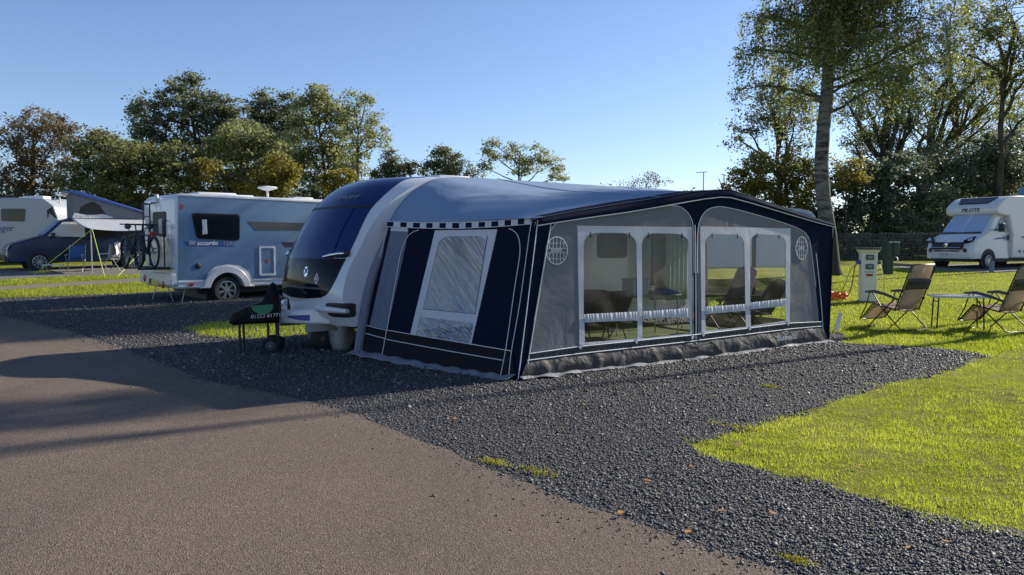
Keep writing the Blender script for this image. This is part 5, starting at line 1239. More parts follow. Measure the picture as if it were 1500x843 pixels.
# ------------------------------------------------------------------ reclining garden chairs and table on the grass
def make_recliner(p, yaw, label):
    t = thing('reclining_chair', p, yaw, label, 'garden chair', 'reclining chairs on the grass')
    hw = .30
    B0, B1 = Vector((-.14, 0, .36)), Vector((-.46, 0, 1.16))      # back sling bottom, top
    S0, S1 = Vector((-.16, 0, .36)), Vector((.34, 0, .46))        # seat
    L1 = Vector((.60, 0, .16))                                    # end of the leg rest
    def sling(name, a, b, m, hw_=hw - .045, sag=.03, parent=t, off=Vector()):
        mb = MB(); d = (b - a); nrm = Vector((-d.z, 0, d.x)).normalized()
        mb.grid(lambda u, v: a + d * v + Vector((0, -hw_ + 2 * hw_ * u, 0)) - nrm * sag * math.sin(math.pi * u) + off, 8, 8)
        return mb.build(name, m, parent, 180, None, 2, .006)
    bk = sling('back_sling', B0, B1, M['tan']); sling('seat_sling', S0, S1, M['tan']); sling('leg_sling', S1, L1, M['tan'])
    d = (B1 - B0).normalized(); q = Vector((-d.z, 0, d.x))
    hr = MB(); a = B0 + d * .42; hr.grid(lambda u, v: a + d * (.20 * v) + q * (.03 + .0 * u) * 1 + Vector((0, -.285 + .57 * u, 0)) - q * (.028 * math.sin(math.pi * u) - .0 * v), 8, 5); h_ = hr.build('headrest', M['tandark'], t, 180, None, 2, .03)
    st_ = MB(); a2 = B0 + d * .52 + q * .052; st_.grid(lambda u, v: a2 + d * (.05 * v) + Vector((0, -.24 + .48 * u, 0)), 4, 2); st_.build('strap', M['black'], h_, None, None, 2, .006)
    cl = MB(); a3 = B0 + d * .74 + q * .02; cl.grid(lambda u, v: a3 + d * (.09 * v) + Vector((0, .0 - .05 * u, 0)), 2, 2); cl.build('care_label', M['whitedull'], bk, None, None, 2, .003)
    fr = MB()
    fr.tube([B0 + Vector((0, -hw, 0)), B1 + d * -.03 + Vector((0, -hw, 0)), B1 + d * .03 + Vector((0, -hw * .85, 0)), B1 + d * .03 + Vector((0, hw * .85, 0)), B1 + d * -.03 + Vector((0, hw, 0)), B0 + Vector((0, hw, 0))], .013, 7)
    fr.build('back_frame', M['frame'], t, 60)
    fr = MB(); fr.tube([S0 + Vector((0, -hw, 0)), S1 + Vector((0, -hw, 0)), L1 + Vector((0, -hw, 0)), L1 + Vector((0.02, -hw * .8, -.02)), L1 + Vector((.02, hw * .8, -.02)), L1 + Vector((0, hw, 0)), S1 + Vector((0, hw, 0)), S0 + Vector((0, hw, 0))], .013, 7); fr.build('seat_frame', M['frame'], t, 60)
    co = MB()   # elastic cord zig-zag lacing the sling to its frame
    for s in (-1, 1):
        for a_, b_, n_ in ((B0, B1, 26), (S0, S1, 16), (S1, L1, 12)):
            co.tube([a_.lerp(b_, k / n_) + Vector((0, s * (hw - (.05 if k % 2 else .005)), 0)) for k in range(n_ + 1)], .006, 4)
    co.build('elastic_lacing', M['black'], t)
    for s in (-1, 1):
        y = s * (hw + .025)
        m = MB(); m.tube([(.50, y, .66), (.30, y, .68), (.05, y, .64), (-.22, y, .56)], [.020, .030, .030, .022], 8); m.build('armrest', M['darkgrey'], t, 60)
        m = MB(); m.tube([(.34, y, .66), (.10, y, .36), (-.30, y, .02)], .012, 7); m.build('rear_leg', M['frame'], t, 60)
        m = MB(); m.tube([(-.16, y, .58), (.05, y, .38), (.42, y, .02)], .012, 7); m.build('front_leg', M['frame'], t, 60)
        m = MB(); m.tube([(.40, y, .66), (.48, y, .40), (.62, y, .14)], .011, 7); m.build('leg_strut', M['frame'], t, 60)
    for x in (-.31, .43):
        m = MB(); m.tube([(x, -hw - .025, .03), (x * 1.05, -hw + .03, .014), (x * 1.05, hw - .03, .014), (x, hw + .025, .03)], .012, 7); m.build('foot_bar', M['frame'], t, 60)
    return t
c1 = gnd(1318, 482); c2 = gnd(1467, 485)
make_recliner(c1, R(113), 'tan reclining chair between the electric post and the small white table')
make_recliner(c2, R(115), 'tan reclining chair at the right edge beyond the white table')
tb0 = gnd(1402, 482); tb = thing('folding_table', tb0, R(-16), 'small white folding table between the two tan reclining chairs', 'table')
m = MB(); m.box((0, 0, .60), (.94, .56, .035)); m.build('table_top', M['white'], tb, None, .012)
for sx in (-.36, .36):
    for sy in (-.2, .2): m = MB(); m.tube([(sx, sy, .585), (sx * 1.06, sy * 1.05, 0)], .013, 7); m.build('leg', M['frame'], tb, 60)
    m = MB(); m.tube([(sx, -.2, .5), (sx, .2, .5)], .01, 6); m.build('leg_brace', M['frame'], tb, 60)

# ------------------------------------------------------------------ electric hook-up post, cables, green posts, marker
ep = gnd(1270, 442.5); sc_e = 1 / FPX * ep.y
hgt = (442.5 - 363) * sc_e; wd = 21 * sc_e
el = thing('hookup_post', ep, R(-12), 'cream electric hook-up post with two dark sockets on the grass', 'electric post')
m = MB(); m.box((0, 0, (hgt - .1) / 2), (wd, wd, hgt - .1)); m.build('post', M['cream'], el, None, .015)
m = MB(); m.box((0, 0, .015), (wd + .06, wd + .06, .03)); m.build('foot', M['darkgrey'], el)
m = MB(); h0 = hgt - .14
m.add([(sx * wd * (.5 if k == 0 else .68), sy * wd * (.5 if k == 0 else .68), h0 + (.0 if k == 0 else .09)) for k in (0, 1) for sx, sy in ((-1, -1), (1, -1), (1, 1), (-1, 1))], [(0, 1, 2, 3), (4, 7, 6, 5), (0, 4, 5, 1), (1, 5, 6, 2), (2, 6, 7, 3), (3, 7, 4, 0)]); m.build('collar', M['cream'], el)
m = MB(); m.box((0, 0, hgt - .025), (wd * 1.42, wd * 1.42, .05)); m.build('cap', M['darkgrey'], el, None, .015)
for z in (hgt * .825, hgt * .655):
    m = MB(); m.box((.0, -wd / 2 - .02, z), (wd * .50, .05, wd * .36)); so = m.build('socket', M['darkgrey'], el, None, .012)
    m = MB(); m.box((0, -wd / 2 - .05, z), (wd * .3, .02, wd * .22)); m.build('flap', plain('grey_flap', (.2, .22, .24), .4), so, None, .01)
m = MB(); m.box((0, -wd / 2 - .006, hgt * .56), (wd * .5, .008, wd * .10)); m.build('label', M['steel'], el)
m = MB(); m.box((0, -wd / 2 - .006, hgt * .50), (wd * .42, .008, wd * .17)); m.build('label', M['red'], el)
for s in (-1, 1): m = MB(); m.box((s * (wd / 2 + .05), -.02, hgt * .73), (.12, .1, .1)); m.build('side_plug', M['bluepaint'] if s < 0 else M['darkgrey'], el, None, .02)
def ctube(name, pts, r, mat, label, cat, kind=None):
    m = MB(); pts = [Vector(p) for p in pts]; out = []
    for i in range(len(pts) - 1):
        a, b, c_, d = pts[max(0, i - 1)], pts[i], pts[i + 1], pts[min(len(pts) - 1, i + 2)]
        for k in range(6):
            t = k / 6; out.append(.5 * (2 * b + (c_ - a) * t + (2 * a - 5 * b + 4 * c_ - d) * t * t + (3 * b - a - 3 * c_ + d) * t ** 3))
    out.append(pts[-1]); m.tube(out, r, 6); o = m.build(name, mat, None, 60); return tag(o, label, cat)
lz = Vector((0, 0, .012))
ctube('power_cable', [at(1256, 386, ep.y - .05), at(1252, 392, ep.y - .1), at(1249, 412, ep.y - .2), at(1246, 424, ep.y - .3), gnd(1240, 437) + lz, gnd(1232, 439) + lz], .016, M['amber'], 'orange and yellow power cable hanging from the left of the hook-up post', 'cable')
ctube('power_cable', [at(1256, 385, ep.y + .05), at(1246, 396, ep.y), at(1238, 416, ep.y - .1), gnd(1229, 434) + lz, gnd(1215, 440) + lz], .013, M['lime'], 'yellow green cable running from the hook-up post towards the awning', 'cable')
ctube('power_cable', [at(1286, 385, ep.y), at(1292, 396, ep.y), at(1295, 420, ep.y), gnd(1297, 436) + lz, gnd(1310, 441) + lz], .010, M['steel'], 'grey cable hanging from the right of the hook-up post', 'cable')
cr = MB()
for k in range(5):
    a0 = random.random() * 6
    cr.tube([(math.cos(a0 + i * .42) * (.20 + .05 * math.sin(i + k)), math.sin(a0 + i * .42) * (.17 + .04 * math.cos(i * 2 + k)), .03 + .035 * k + .015 * math.sin(i * 1.3 + k)) for i in range(15)], .017, 6, closed=True)
co = cr.build('coiled_cable', M['orange'], None, 60); co.location = gnd(1226, 439); tag(co, 'coil of orange cable lying on the grass by the awning corner', 'cable')
gpp = gnd(1300, 402); k_g = gpp.y / FPX
gt = thing('green_post', gpp, R(15), 'dark green post with a box on its side behind the hook-up post', 'post')
m = MB(); m.box((0, 0, 23.5 * k_g), (17 * k_g * .75, 9 * k_g, 47 * k_g)); m.build('post', M['greenpost'], gt, None, .02)
m = MB(); m.box((10 * k_g, -.02, 37 * k_g), (10 * k_g, 10 * k_g, 19 * k_g)); bx_ = m.build('meter_box', M['greenpost'], gt, None, .02)
m = MB(); m.box((10 * k_g, -.02, 47.2 * k_g), (10.5 * k_g, 11 * k_g, .03)); m.build('lid', M['whitedull'], bx_)
m = MB(); m.tube([(9.5 * k_g, -.12, 26 * k_g), (10 * k_g, -.2, 23 * k_g), (9 * k_g, -.22, 20 * k_g)], .025, 6); m.build('tap', M['whitedull'], gt, 60)
mk = gnd(1225, 486); mk_ = thing('marker_board', mk, R(20), 'white pitch marker board leaning in the grass by the awning', 'marker')
m = MB(); tp = at(1232, 459, mk.y) - mk; m.bar((0, 0, 0), tp, .012, .085); m.build('board', M['whitedull'], mk_); m = MB(); m.bar((-.01, .015, -.0), (-.01, .015, .12), .02); m.build('stake', M['steel'], mk_)
bo = gnd(1452.5, 399); b_ = MB(); b_.lathe((0, 0, 0), (0, 0, 1), [(.085, 0), (.085, .40), (.07, .43), (0, .44)], 16); bo_ = b_.build('bollard', plain('blue_grey_bollard', (.16, .2, .24), .5), None, 40); bo_.location = bo; tag(bo_, 'short grey bollard in front of the white motorhome wheel', 'bollard')
kb = MB(); pk0, pk1 = gnd(1310, 389), gnd(1352, 392); kb.bar((0, 0, .05), pk1 - pk0 + Vector((0, 0, .05)), .16, .12); ko = kb.build('timber_kerb', plain('grey_timber', (.22, .18, .14), .85, 0, .2, 3, .3, 30), None, None, .02); ko.location = pk0; tag(ko, 'grey timber edging on the ground before the stone wall', 'kerb')
# television aerial on a thin mast, far behind the awning
ar = at(1030, 300, 48); ag = Vector((ar.x, 48, g(48))); at_ = thing('television_aerial', ag, R(8), 'television aerial on a thin mast rising behind the awning roof', 'aerial')
tz = at(1031, 252, 48).z - ag.z; m = MB(); m.tube([(0, 0, 0), (0, 0, tz)], .03, 6); m.build('mast', M['steel'], at_, 60)
m = MB(); m.tube([(-.45, 0, tz - .05), (.2, 0, tz)], .02, 5)
for k in range(5): m.tube([(-.42 + k * .14, -.22, tz - .045 + k * .01), (-.42 + k * .14, .22, tz - .045 + k * .01)], .012, 4)
m.build('antenna', M['steel'], at_)
# ------------------------------------------------------------------ dry stone wall
wl = MB(); y0 = 39.0; xa, xb = (1205 - 750) / FPX * y0, (1440 - 750) / FPX * y0; zg = g(y0)
x_end = xb + 10
core = MB()
z = 0; row = 0
while z < 1.02:
    h = random.uniform(.13, .2); x = xa - random.random() * .3
    while x < x_end:
        w_ = random.uniform(.22, .55)
        wl.box((x + w_ / 2, random.uniform(-.05, .05), z + h / 2), (w_ * .95, .42, h * .93), Matrix.Rotation(random.gauss(0, .03), 3, 'Y') @ Matrix.Rotation(random.gauss(0, .06), 3, 'Z')); x += w_
    z += h; row += 1
x = xa
while x < x_end:
    w_ = random.uniform(.1, .22); wl.box((x + w_ / 2, 0, z + .12), (w_ * .9, .40, random.uniform(.2, .34)), Matrix.Rotation(random.gauss(.15, .1), 3, 'Y')); x += w_
def m_drystone():
    t = NT('dry_stone'); v = t.coords(); vo = t.voro(v, 2.6); n = t.noise(v, 9, 5)
    c = t.mix(.5, t.ramp(vo.outputs['Color'], [(0, (.045, .043, .040)), (.5, (.09, .086, .08)), (1, (.16, .155, .14))]), t.ramp(n, [(.35, (.04, .045, .032)), (.65, (.12, .115, .105))]))
    return t.end(t.pbsdf(c, .9, 0, t.bump(n, .6, .03), 0, .2))
wo = wl.build('stone_wall', m_drystone(), None, None, .025, 2); wo.location = (0, y0, zg); tag(wo, 'low grey dry stone wall along the back of the field', 'wall')
# ------------------------------------------------------------------ trees
def m_bark(name, c1, c2, sc=6):
    t = NT(name); v = t.coords('Object', (1, 1, .25)); n = t.noise(v, sc, 5, .65)
    return t.end(t.pbsdf(t.ramp(n, [(.35, c1), (.65, c2)]), .9, 0, t.bump(n, .7, .05), 0, .2))
M['bark'] = m_bark('tree_bark', (.035, .028, .022), (.11, .095, .075))
def m_birch():
    t = NT('birch_bark'); v = t.coords('Object', (1.2, 1.2, 5)); n = t.noise(v, 1.4, 5, .6, .4); w = t.noise(t.coords('Object', (1, 1, 1)), 1.1, 4, .6)
    c = t.ramp(n, [(.40, (.035, .032, .028)), (.50, (.13, .122, .112)), (.75, (.23, .22, .20))])
    sep = t.n('ShaderNodeSeparateXYZ'); t.l(t.coords('Object'), sep.inputs[0])
    low = t.math('ADD', t.math('MULTIPLY', sep.outputs[2], .22), t.math('MULTIPLY', w, .7))
    c = t.mix(t.ramp(low, [(.62, (1, 1, 1)), (.95, (0, 0, 0))]), c, (.055, .05, .032))
    return t.end(t.pbsdf(c, .85, 0, t.bump(n, .5, .04), 0, .2))
M['birchbark'] = m_birch()
LEAF = {
 'dark': leafmat('dark_green_leaves', (.060, .074, .042), (.155, .172, .095), (.29, .30, .16), .5, .5),
 'mid': leafmat('green_leaves', (.10, .115, .05), (.26, .275, .115), (.45, .44, .19), .5, .5),
 'olive': leafmat('olive_yellow_leaves', (.075, .082, .036), (.185, .195, .075), (.32, .31, .11), .5, .45),
 'yellow': leafmat('yellowing_leaves', (.09, .085, .020), (.23, .205, .045), (.38, .32, .07), .5, .4),
 'rust': leafmat('rusty_leaves', (.075, .060, .036), (.185, .140, .075), (.28, .21, .10), .45, .4),
 'birch': leafmat('birch_leaves', (.07, .085, .03), (.20, .22, .068), (.38, .37, .12), .58, .4),
 'shade': leafmat('deep_green_leaves', (.07, .084, .062), (.15, .175, .115), (.25, .27, .16), .45, .4),
 'twig': leafmat('twiggy_brown', (.08, .065, .045), (.16, .125, .085), (.24, .19, .13), .2, .2),
}
def leaf_arrays(P, size, upb=.5, asp=.62):
    n = len(P); nr = rng.normal(0, 1, (n, 3)); nr[:, 2] = np.abs(nr[:, 2]) + upb; nr /= np.linalg.norm(nr, axis=1)[:, None]
    a = np.cross(nr, rng.normal(0, 1, (n, 3))); a /= np.linalg.norm(a, axis=1)[:, None] + 1e-9; b = np.cross(nr, a)
    s = (size * rng.uniform(.6, 1.35, n))[:, None]
    V = np.empty((n, 4, 3)); V[:, 0] = P - a * s * .5; V[:, 1] = P + b * s * .5 * asp + nr * s * .08; V[:, 2] = P + a * s * .5; V[:, 3] = P - b * s * .5 * asp + nr * s * .08
    return V.reshape(-1, 3)
def wob(a, b, n, amp):
    a, b = Vector(a), Vector(b); L = (b - a).length; out = [a]
    o = Vector((random.gauss(0, 1), random.gauss(0, 1), random.gauss(0, .5))) * amp * L
    for k in range(1, n):
        t = k / n; out.append(a.lerp(b, t) + o * math.sin(math.pi * t) + Vector((random.gauss(0, 1), random.gauss(0, 1), random.gauss(0, .6))) * amp * L * .35)
    out.append(b); return out
def tree(name, label, D, base, ells, leafm, leaf=.17, dens=1.0, clump=.42, trunk_r=.2, group=None, per=26, twig=True, cat='tree', airy=1.0, limb_r=.05, fork=.45, upb=.5, bark='bark', depthk=.85, drop=0.0, crownname='crown', tpath=None):
    """ells: crown lobes as (px, py, rx, ry) seen at distance D; each becomes a volume of leaf clumps on twigs"""
    k = D / FPX
    bx = (base - 750) * k; bz = g(D); root = thing(name, (bx, D, bz), 0, label, cat, group)
    P = []; T = []; tr = MB(); cs = []
    for (cx, cy, rx, ry) in ells:
        c = at(cx, cy, D) - Vector((bx, D, bz)); c.y += random.uniform(-.35, .35) * rx * k
        cs.append((c, rx * k * 1.12, ry * k * 1.12))
    top = max(c.z for c, _, _ in cs); mxx = sum(c.x * r * q for c, r, q in cs) / sum(r * q for c, r, q in cs)
    if tpath is None: tpath = wob((0, 0, -.1), (mxx * .6, 0, top * .92), 7, .02)
    nT = len(tpath); tr.tube(tpath, [trunk_r * (1.25 if i == 0 else 1) * (1 - .8 * i / (nT - 1)) for i in range(nT)], 9)
    for (c, rx, ry) in cs:
        zf = max(.15 * top, c.z - ry * 1.1 - rx * .4) * fork / .45; zf = min(zf, c.z * .9, top * .8)
        f = 0
        for i in range(nT - 1):
            if tpath[i].z <= zf <= tpath[i + 1].z: f = i; break
        st = tpath[f].lerp(tpath[f + 1], (zf - tpath[f].z) / max(1e-5, tpath[f + 1].z - tpath[f].z)) if tpath[f + 1].z > zf else tpath[-2]
        lp = wob(st, c, 5, .06); tr.tube(lp, [limb_r * 1.3, limb_r * 1.1, limb_r, limb_r * .8, limb_r * .6, limb_r * .4], 6)
        n = max(7, int(dens * 13 * (rx * ry) / (clump * clump * 4)))
        for _ in range(n):
            d = Vector((random.gauss(0, 1), random.gauss(0, 1), random.gauss(0, 1))).normalized(); r = random.random() ** .42
            q = c + Vector((d.x * rx * r, d.y * rx * depthk * r, d.z * ry * r)) * .93
            sg = clump * random.uniform(.55, 1.15); m_ = int(per * 2.3 * random.uniform(.5, 1.4) * airy)
            pts = rng.normal(0, 1, (m_, 3)) * np.array([sg, sg, sg * .62]) * .62 + np.array(q)
            if drop: pts[:, 2] -= np.abs(rng.normal(0, drop, m_))
            P.append(pts); T.append(np.clip(rng.normal(.42 + random.gauss(0, .14), .16, m_), 0, 1))
            if twig and random.random() < .55: tr.tube(wob(lp[random.choice((2, 3, 4, 5))], q, 3, .08), [limb_r * .34, limb_r * .24, limb_r * .15, limb_r * .08], 4, False)
    P = np.concatenate(P); T = np.concatenate(T)
    keep = P[:, 2] > .05; P, T = P[keep], T[keep]
    np_mesh(crownname, leaf_arrays(P, leaf * 1.15, upb), np.arange(4 * len(P)).reshape(-1, 4), LEAF[leafm], np.repeat(T, 4), root)
    tr.build('trunk', M[bark], root, 60, None)
    return root
GL = 'trees beyond the left side of the site'
tree('leafy_tree', 'rusty brown autumn tree at the left edge behind the caravan', 50, 52, [(60, 195, 48, 34), (20, 215, 36, 32), (95, 200, 32, 30), (58, 178, 26, 20), (25, 255, 52, 34), (75, 250, 50, 36)], 'rust', .15, .85, .45, .2, GL, 22)
tree('bushy_tree', 'dense yellow green bushy tree behind the camper van', 47, 165, [(130, 222, 36, 32), (165, 235, 40, 36), (205, 235, 40, 34), (255, 240, 44, 32), (125, 265, 44, 32), (180, 275, 50, 34), (250, 272, 54, 34), (150, 205, 24, 16)], 'olive', .17, 1.15, .46, .18, GL, 26)
tree('tall_tree', 'tall dark green tree rising highest behind the motorhome', 57, 285, [(262, 150, 34, 32), (300, 150, 32, 28), (225, 175, 32, 26), (285, 185, 48, 32), (325, 182, 34, 34), (215, 195, 30, 16), (262, 122, 18, 14), (285, 118, 16, 12), (310, 215, 46, 30), (204, 148, 7, 18), (196, 165, 6, 10), (340, 168, 24, 26), (350, 198, 30, 28), (250, 215, 44, 28), (215, 222, 34, 22)], 'dark', .19, .95, .5, .26, GL, 24)
tree('bushy_tree', 'green tree turning yellow on its right, behind the motorhome aerial', 50, 350, [(330, 215, 34, 30), (365, 205, 30, 30), (350, 245, 48, 34), (395, 225, 34, 32), (410, 255, 30, 32), (330, 265, 52, 30)], 'mid', .17, 1.1, .46, .18, GL, 26)
tree('young_tree', 'golden yellow bush between the green trees behind the motorhome', 47, 410, [(405, 248, 24, 28), (422, 262, 18, 24), (385, 268, 28, 22), (300, 250, 20, 18)], 'yellow', .16, 1.1, .4, .1, GL, 24)
tree('leafy_tree', 'dark upright tree between the tall tree and the pale green one', 60, 400, [(388, 155, 22, 22), (405, 172, 30, 28), (378, 178, 24, 22), (420, 195, 32, 34), (398, 215, 34, 30), (385, 142, 10, 10), (420, 148, 14, 12), (428, 170, 24, 26), (375, 205, 30, 30)], 'dark', .18, .9, .5, .2, GL, 22)
tree('leafy_tree', 'pale green tree with rounded top left of the airy tree', 56, 468, [(455, 165, 30, 28), (478, 155, 30, 24), (465, 140, 20, 14), (450, 205, 36, 36), (490, 200, 28, 34), (470, 245, 40, 36), (440, 250, 30, 30), (500, 168, 18, 20), (500, 220, 24, 30), (508, 252, 28, 26), (440, 180, 22, 24)], 'mid', .18, .9, .48, .2, GL, 22)
tree('airy_tree', 'airy thin crowned tree with visible trunk above the caravan front', 53, 517, [(520, 155, 22, 16), (545, 180, 22, 22), (508, 185, 20, 28), (530, 210, 30, 26), (558, 205, 14, 14), (512, 232, 24, 18), (535, 145, 10, 8)], 'mid', .16, .68, .46, .15, GL, 22)
tree('young_tree', 'small yellow bush at the foot of the airy tree', 49, 500, [(500, 262, 16, 18), (482, 268, 16, 16), (512, 258, 8, 12)], 'yellow', .15, 1.0, .36, .07, GL, 24)
tree('far_tree', 'dark small conical tree just left of the caravan roof light', 70, 575, [(572, 240, 14, 20), (585, 250, 24, 18), (605, 245, 16, 14), (560, 255, 22, 16)], 'dark', .2, 1.1, .5, .18, GL, 24)
tree('far_tree', 'dark leaning tree behind the caravan roof light', 72, 660, [(645, 232, 20, 18), (665, 240, 24, 18), (650, 220, 14, 9), (640, 252, 26, 14), (685, 254, 18, 10)], 'dark', .2, 1.0, .5, .18, GL, 24)
tree('umbrella_tree', 'spreading umbrella shaped tree beyond the middle of the caravan roof', 72, 762, [(720, 225, 18, 20), (712, 245, 16, 14), (755, 222, 22, 16), (785, 228, 24, 16), (805, 245, 24, 16), (765, 243, 28, 16), (722, 210, 10, 8), (820, 258, 12, 10)], 'mid', .19, .75, .55, .2, GL, 22)
tree('far_shrub', 'low twiggy brown shrub far beyond the awning ridge', 85, 945, [(945, 268, 28, 10), (925, 272, 20, 8), (968, 270, 20, 9), (952, 258, 10, 8)], 'twig', .16, .7, .6, .08, None, 12, True, 'shrub')
# dark understorey of the left hedge row
for (lb, D, b, e, mt) in (('dark hedge bush behind the left caravan', 52, 30, [(20, 300, 60, 34), (80, 305, 60, 34), (20, 345, 70, 34), (90, 345, 70, 34)], 'shade'),
                          ('dark hedge bush behind the camper van roof', 51, 190, [(160, 310, 60, 34), (215, 315, 60, 34), (160, 350, 60, 30), (230, 350, 60, 30)], 'shade'),
                          ('dark hedge bush behind the motorhome roof', 53, 340, [(300, 300, 60, 34), (360, 300, 60, 34), (320, 345, 70, 34), (400, 330, 60, 40)], 'shade'),
                          ('dark hedge bush between the motorhome and the caravan', 55, 470, [(440, 290, 50, 34), (500, 296, 46, 28), (460, 335, 70, 36), (540, 320, 50, 40), (590, 300, 40, 30)], 'shade')):
    tree('hedge_bush', lb, D, b, e, mt, .24, 1.1, .55, .08, 'dark hedge bushes behind the vehicles', 24, False, 'hedge')
tree('hedge_bush', 'dark hedge line far beyond the caravan roof', 78, 680, [(640, 285, 60, 22), (720, 290, 60, 22), (800, 292, 60, 20), (880, 296, 60, 18), (960, 300, 60, 18), (680, 330, 90, 30), (830, 330, 90, 30), (960, 330, 90, 26)], 'shade', .3, 1.0, .8, .1, 'dark hedge bushes behind the vehicles', 24, False, 'hedge')

# ---- right side
GR = 'trees on the right of the field'
tree('bare_snag', 'dead bare branch sticking up behind the awning ridge', 60, 1058, [(1053, 262, 5, 8), (1060, 258, 5, 7)], 'twig', .05, .2, .4, .09, None, 2, True, 'tree', limb_r=.05)
tree('leafy_tree', 'dark branching tree left of the birch trunk', 54, 1140, [(1130, 165, 38, 32), (1095, 190, 32, 24), (1165, 175, 34, 32), (1120, 130, 36, 22), (1080, 205, 22, 14), (1155, 215, 30, 18), (1170, 135, 30, 26), (1140, 105, 34, 20)], 'dark', .16, .62, .5, .24, GR, 20, limb_r=.09, fork=.35)
tree('bushy_tree', 'sunlit yellow green bush left of the birch trunk', 46, 1160, [(1150, 255, 40, 26), (1175, 240, 30, 22), (1110, 262, 30, 22), (1185, 270, 26, 26), (1090, 280, 30, 18), (1150, 285, 46, 22), (1092, 256, 26, 22), (1120, 240, 26, 18)], 'yellow', .15, 1.0, .42, .1, GR, 24)
tree('bushy_tree', 'yellow green bush just right of the birch trunk', 45, 1245, [(1240, 245, 24, 22), (1255, 262, 24, 18), (1228, 265, 18, 16)], 'yellow', .14, .9, .4, .08, GR, 22)
tree('oak_tree', 'open oak with dark spreading limbs behind the birch', 52, 1300, [(1270, 160, 34, 26), (1310, 140, 36, 28), (1260, 195, 30, 18), (1330, 170, 34, 22), (1300, 195, 30, 18), (1355, 195, 26, 16), (1285, 110, 40, 24), (1330, 100, 36, 26), (1240, 150, 30, 30), (1345, 135, 40, 30), (1300, 225, 40, 18), (1250, 215, 30, 20)], 'birch', .14, .75, .5, .34, GR, 18, limb_r=.15, fork=.3)
tree('oak_tree', 'open oak with bare lower limbs above the white motorhome', 55, 1345, [(1370, 150, 34, 26), (1405, 165, 32, 24), (1380, 190, 30, 16), (1430, 140, 34, 26), (1390, 110, 40, 26), (1450, 175, 30, 18), (1440, 100, 36, 26), (1400, 215, 40, 22), (1350, 225, 36, 20), (1460, 140, 40, 30)], 'birch', .14, .75, .5, .30, GR, 18, limb_r=.14, fork=.3)
tree('leafy_tree', 'tall pale airy tree filling the sky between the two oaks', 60, 1395, [(1260, 120, 40, 40), (1310, 70, 44, 36), (1360, 60, 44, 40), (1410, 60, 40, 36), (1380, 130, 46, 36), (1330, 180, 44, 30), (1430, 190, 44, 30), (1480, 170, 40, 34), (1290, 200, 40, 26), (1390, 10, 50, 30), (1450, 120, 40, 30)], 'birch', .15, .85, .55, .2, GR, 18, limb_r=.07, fork=.3)
tree('leafy_tree', 'pale green tree filling the upper right corner', 48, 1470, [(1480, 60, 50, 36), (1440, 40, 40, 30), (1500, 110, 44, 34), (1460, 100, 36, 26), (1520, 160, 44, 30), (1420, 80, 30, 24), (1480, 10, 60, 30), (1550, 60, 50, 50)], 'birch', .15, .85, .5, .28, GR, 20, limb_r=.10)
for (lb, D, b, e, mt, lf) in (('dark green bush mass behind the stone wall right of the birch', 47, 1290, [(1260, 290, 46, 32), (1310, 275, 46, 34), (1255, 335, 60, 38), (1320, 330, 56, 40), (1290, 255, 30, 22), (1360, 300, 40, 40), (1250, 262, 34, 24), (1335, 250, 40, 26)], 'shade', .2),
                      ('dark green bush mass behind the white motorhome', 50, 1410, [(1380, 270, 50, 36), (1430, 260, 52, 36), (1390, 330, 60, 40), (1470, 320, 66, 44), (1480, 270, 50, 40), (1350, 245, 30, 20), (1400, 235, 44, 26), (1450, 225, 46, 30), (1495, 225, 40, 34)], 'shade', .2),
                      ('dark green bushes between the awning eave and the birch', 48, 1130, [(1090, 300, 46, 26), (1150, 315, 50, 34), (1200, 320, 40, 40), (1110, 345, 70, 34), (1200, 360, 50, 24)], 'shade', .2)):
    tree('hedge_bush', lb, D, b, e, mt, lf, 1.0, .5, .08, 'dark bushes behind the stone wall', 24, False, 'hedge')

# ---- silver birch by the field: trunk, limbs and hanging leafy twigs
BD = 28.4; kb_ = BD / FPX; bb0 = Vector(((1218 - 750) * kb_, BD, g(BD)))
br = thing('birch_tree', bb0, 0, 'silver birch with mottled white trunk and hanging leaves beside the awning', 'tree')
path = [((1219, 410), 17), ((1218, 395), 13), ((1214, 345), 11.5), ((1206, 290), 10.5), ((1203, 240), 10), ((1206, 190), 9.5), ((1211, 140), 9), ((1214, 90), 8), ((1216, 40), 7), ((1217, -20), 5.5), ((1219, -90), 3.5), ((1220, -160), 1.5)]
tp_ = [at(*q, BD) - bb0 for q, r in path]; tp_[0].z = -.05
tm = MB(); tm.tube(tp_, [r * kb_ for q, r in path], 14)
def trunk_at(z):
    for a, b in zip(tp_, tp_[1:]):
        if a.z <= z <= b.z: return a.lerp(b, (z - a.z) / (b.z - a.z))
    return tp_[-1]
P = []; T = []; twm = MB()
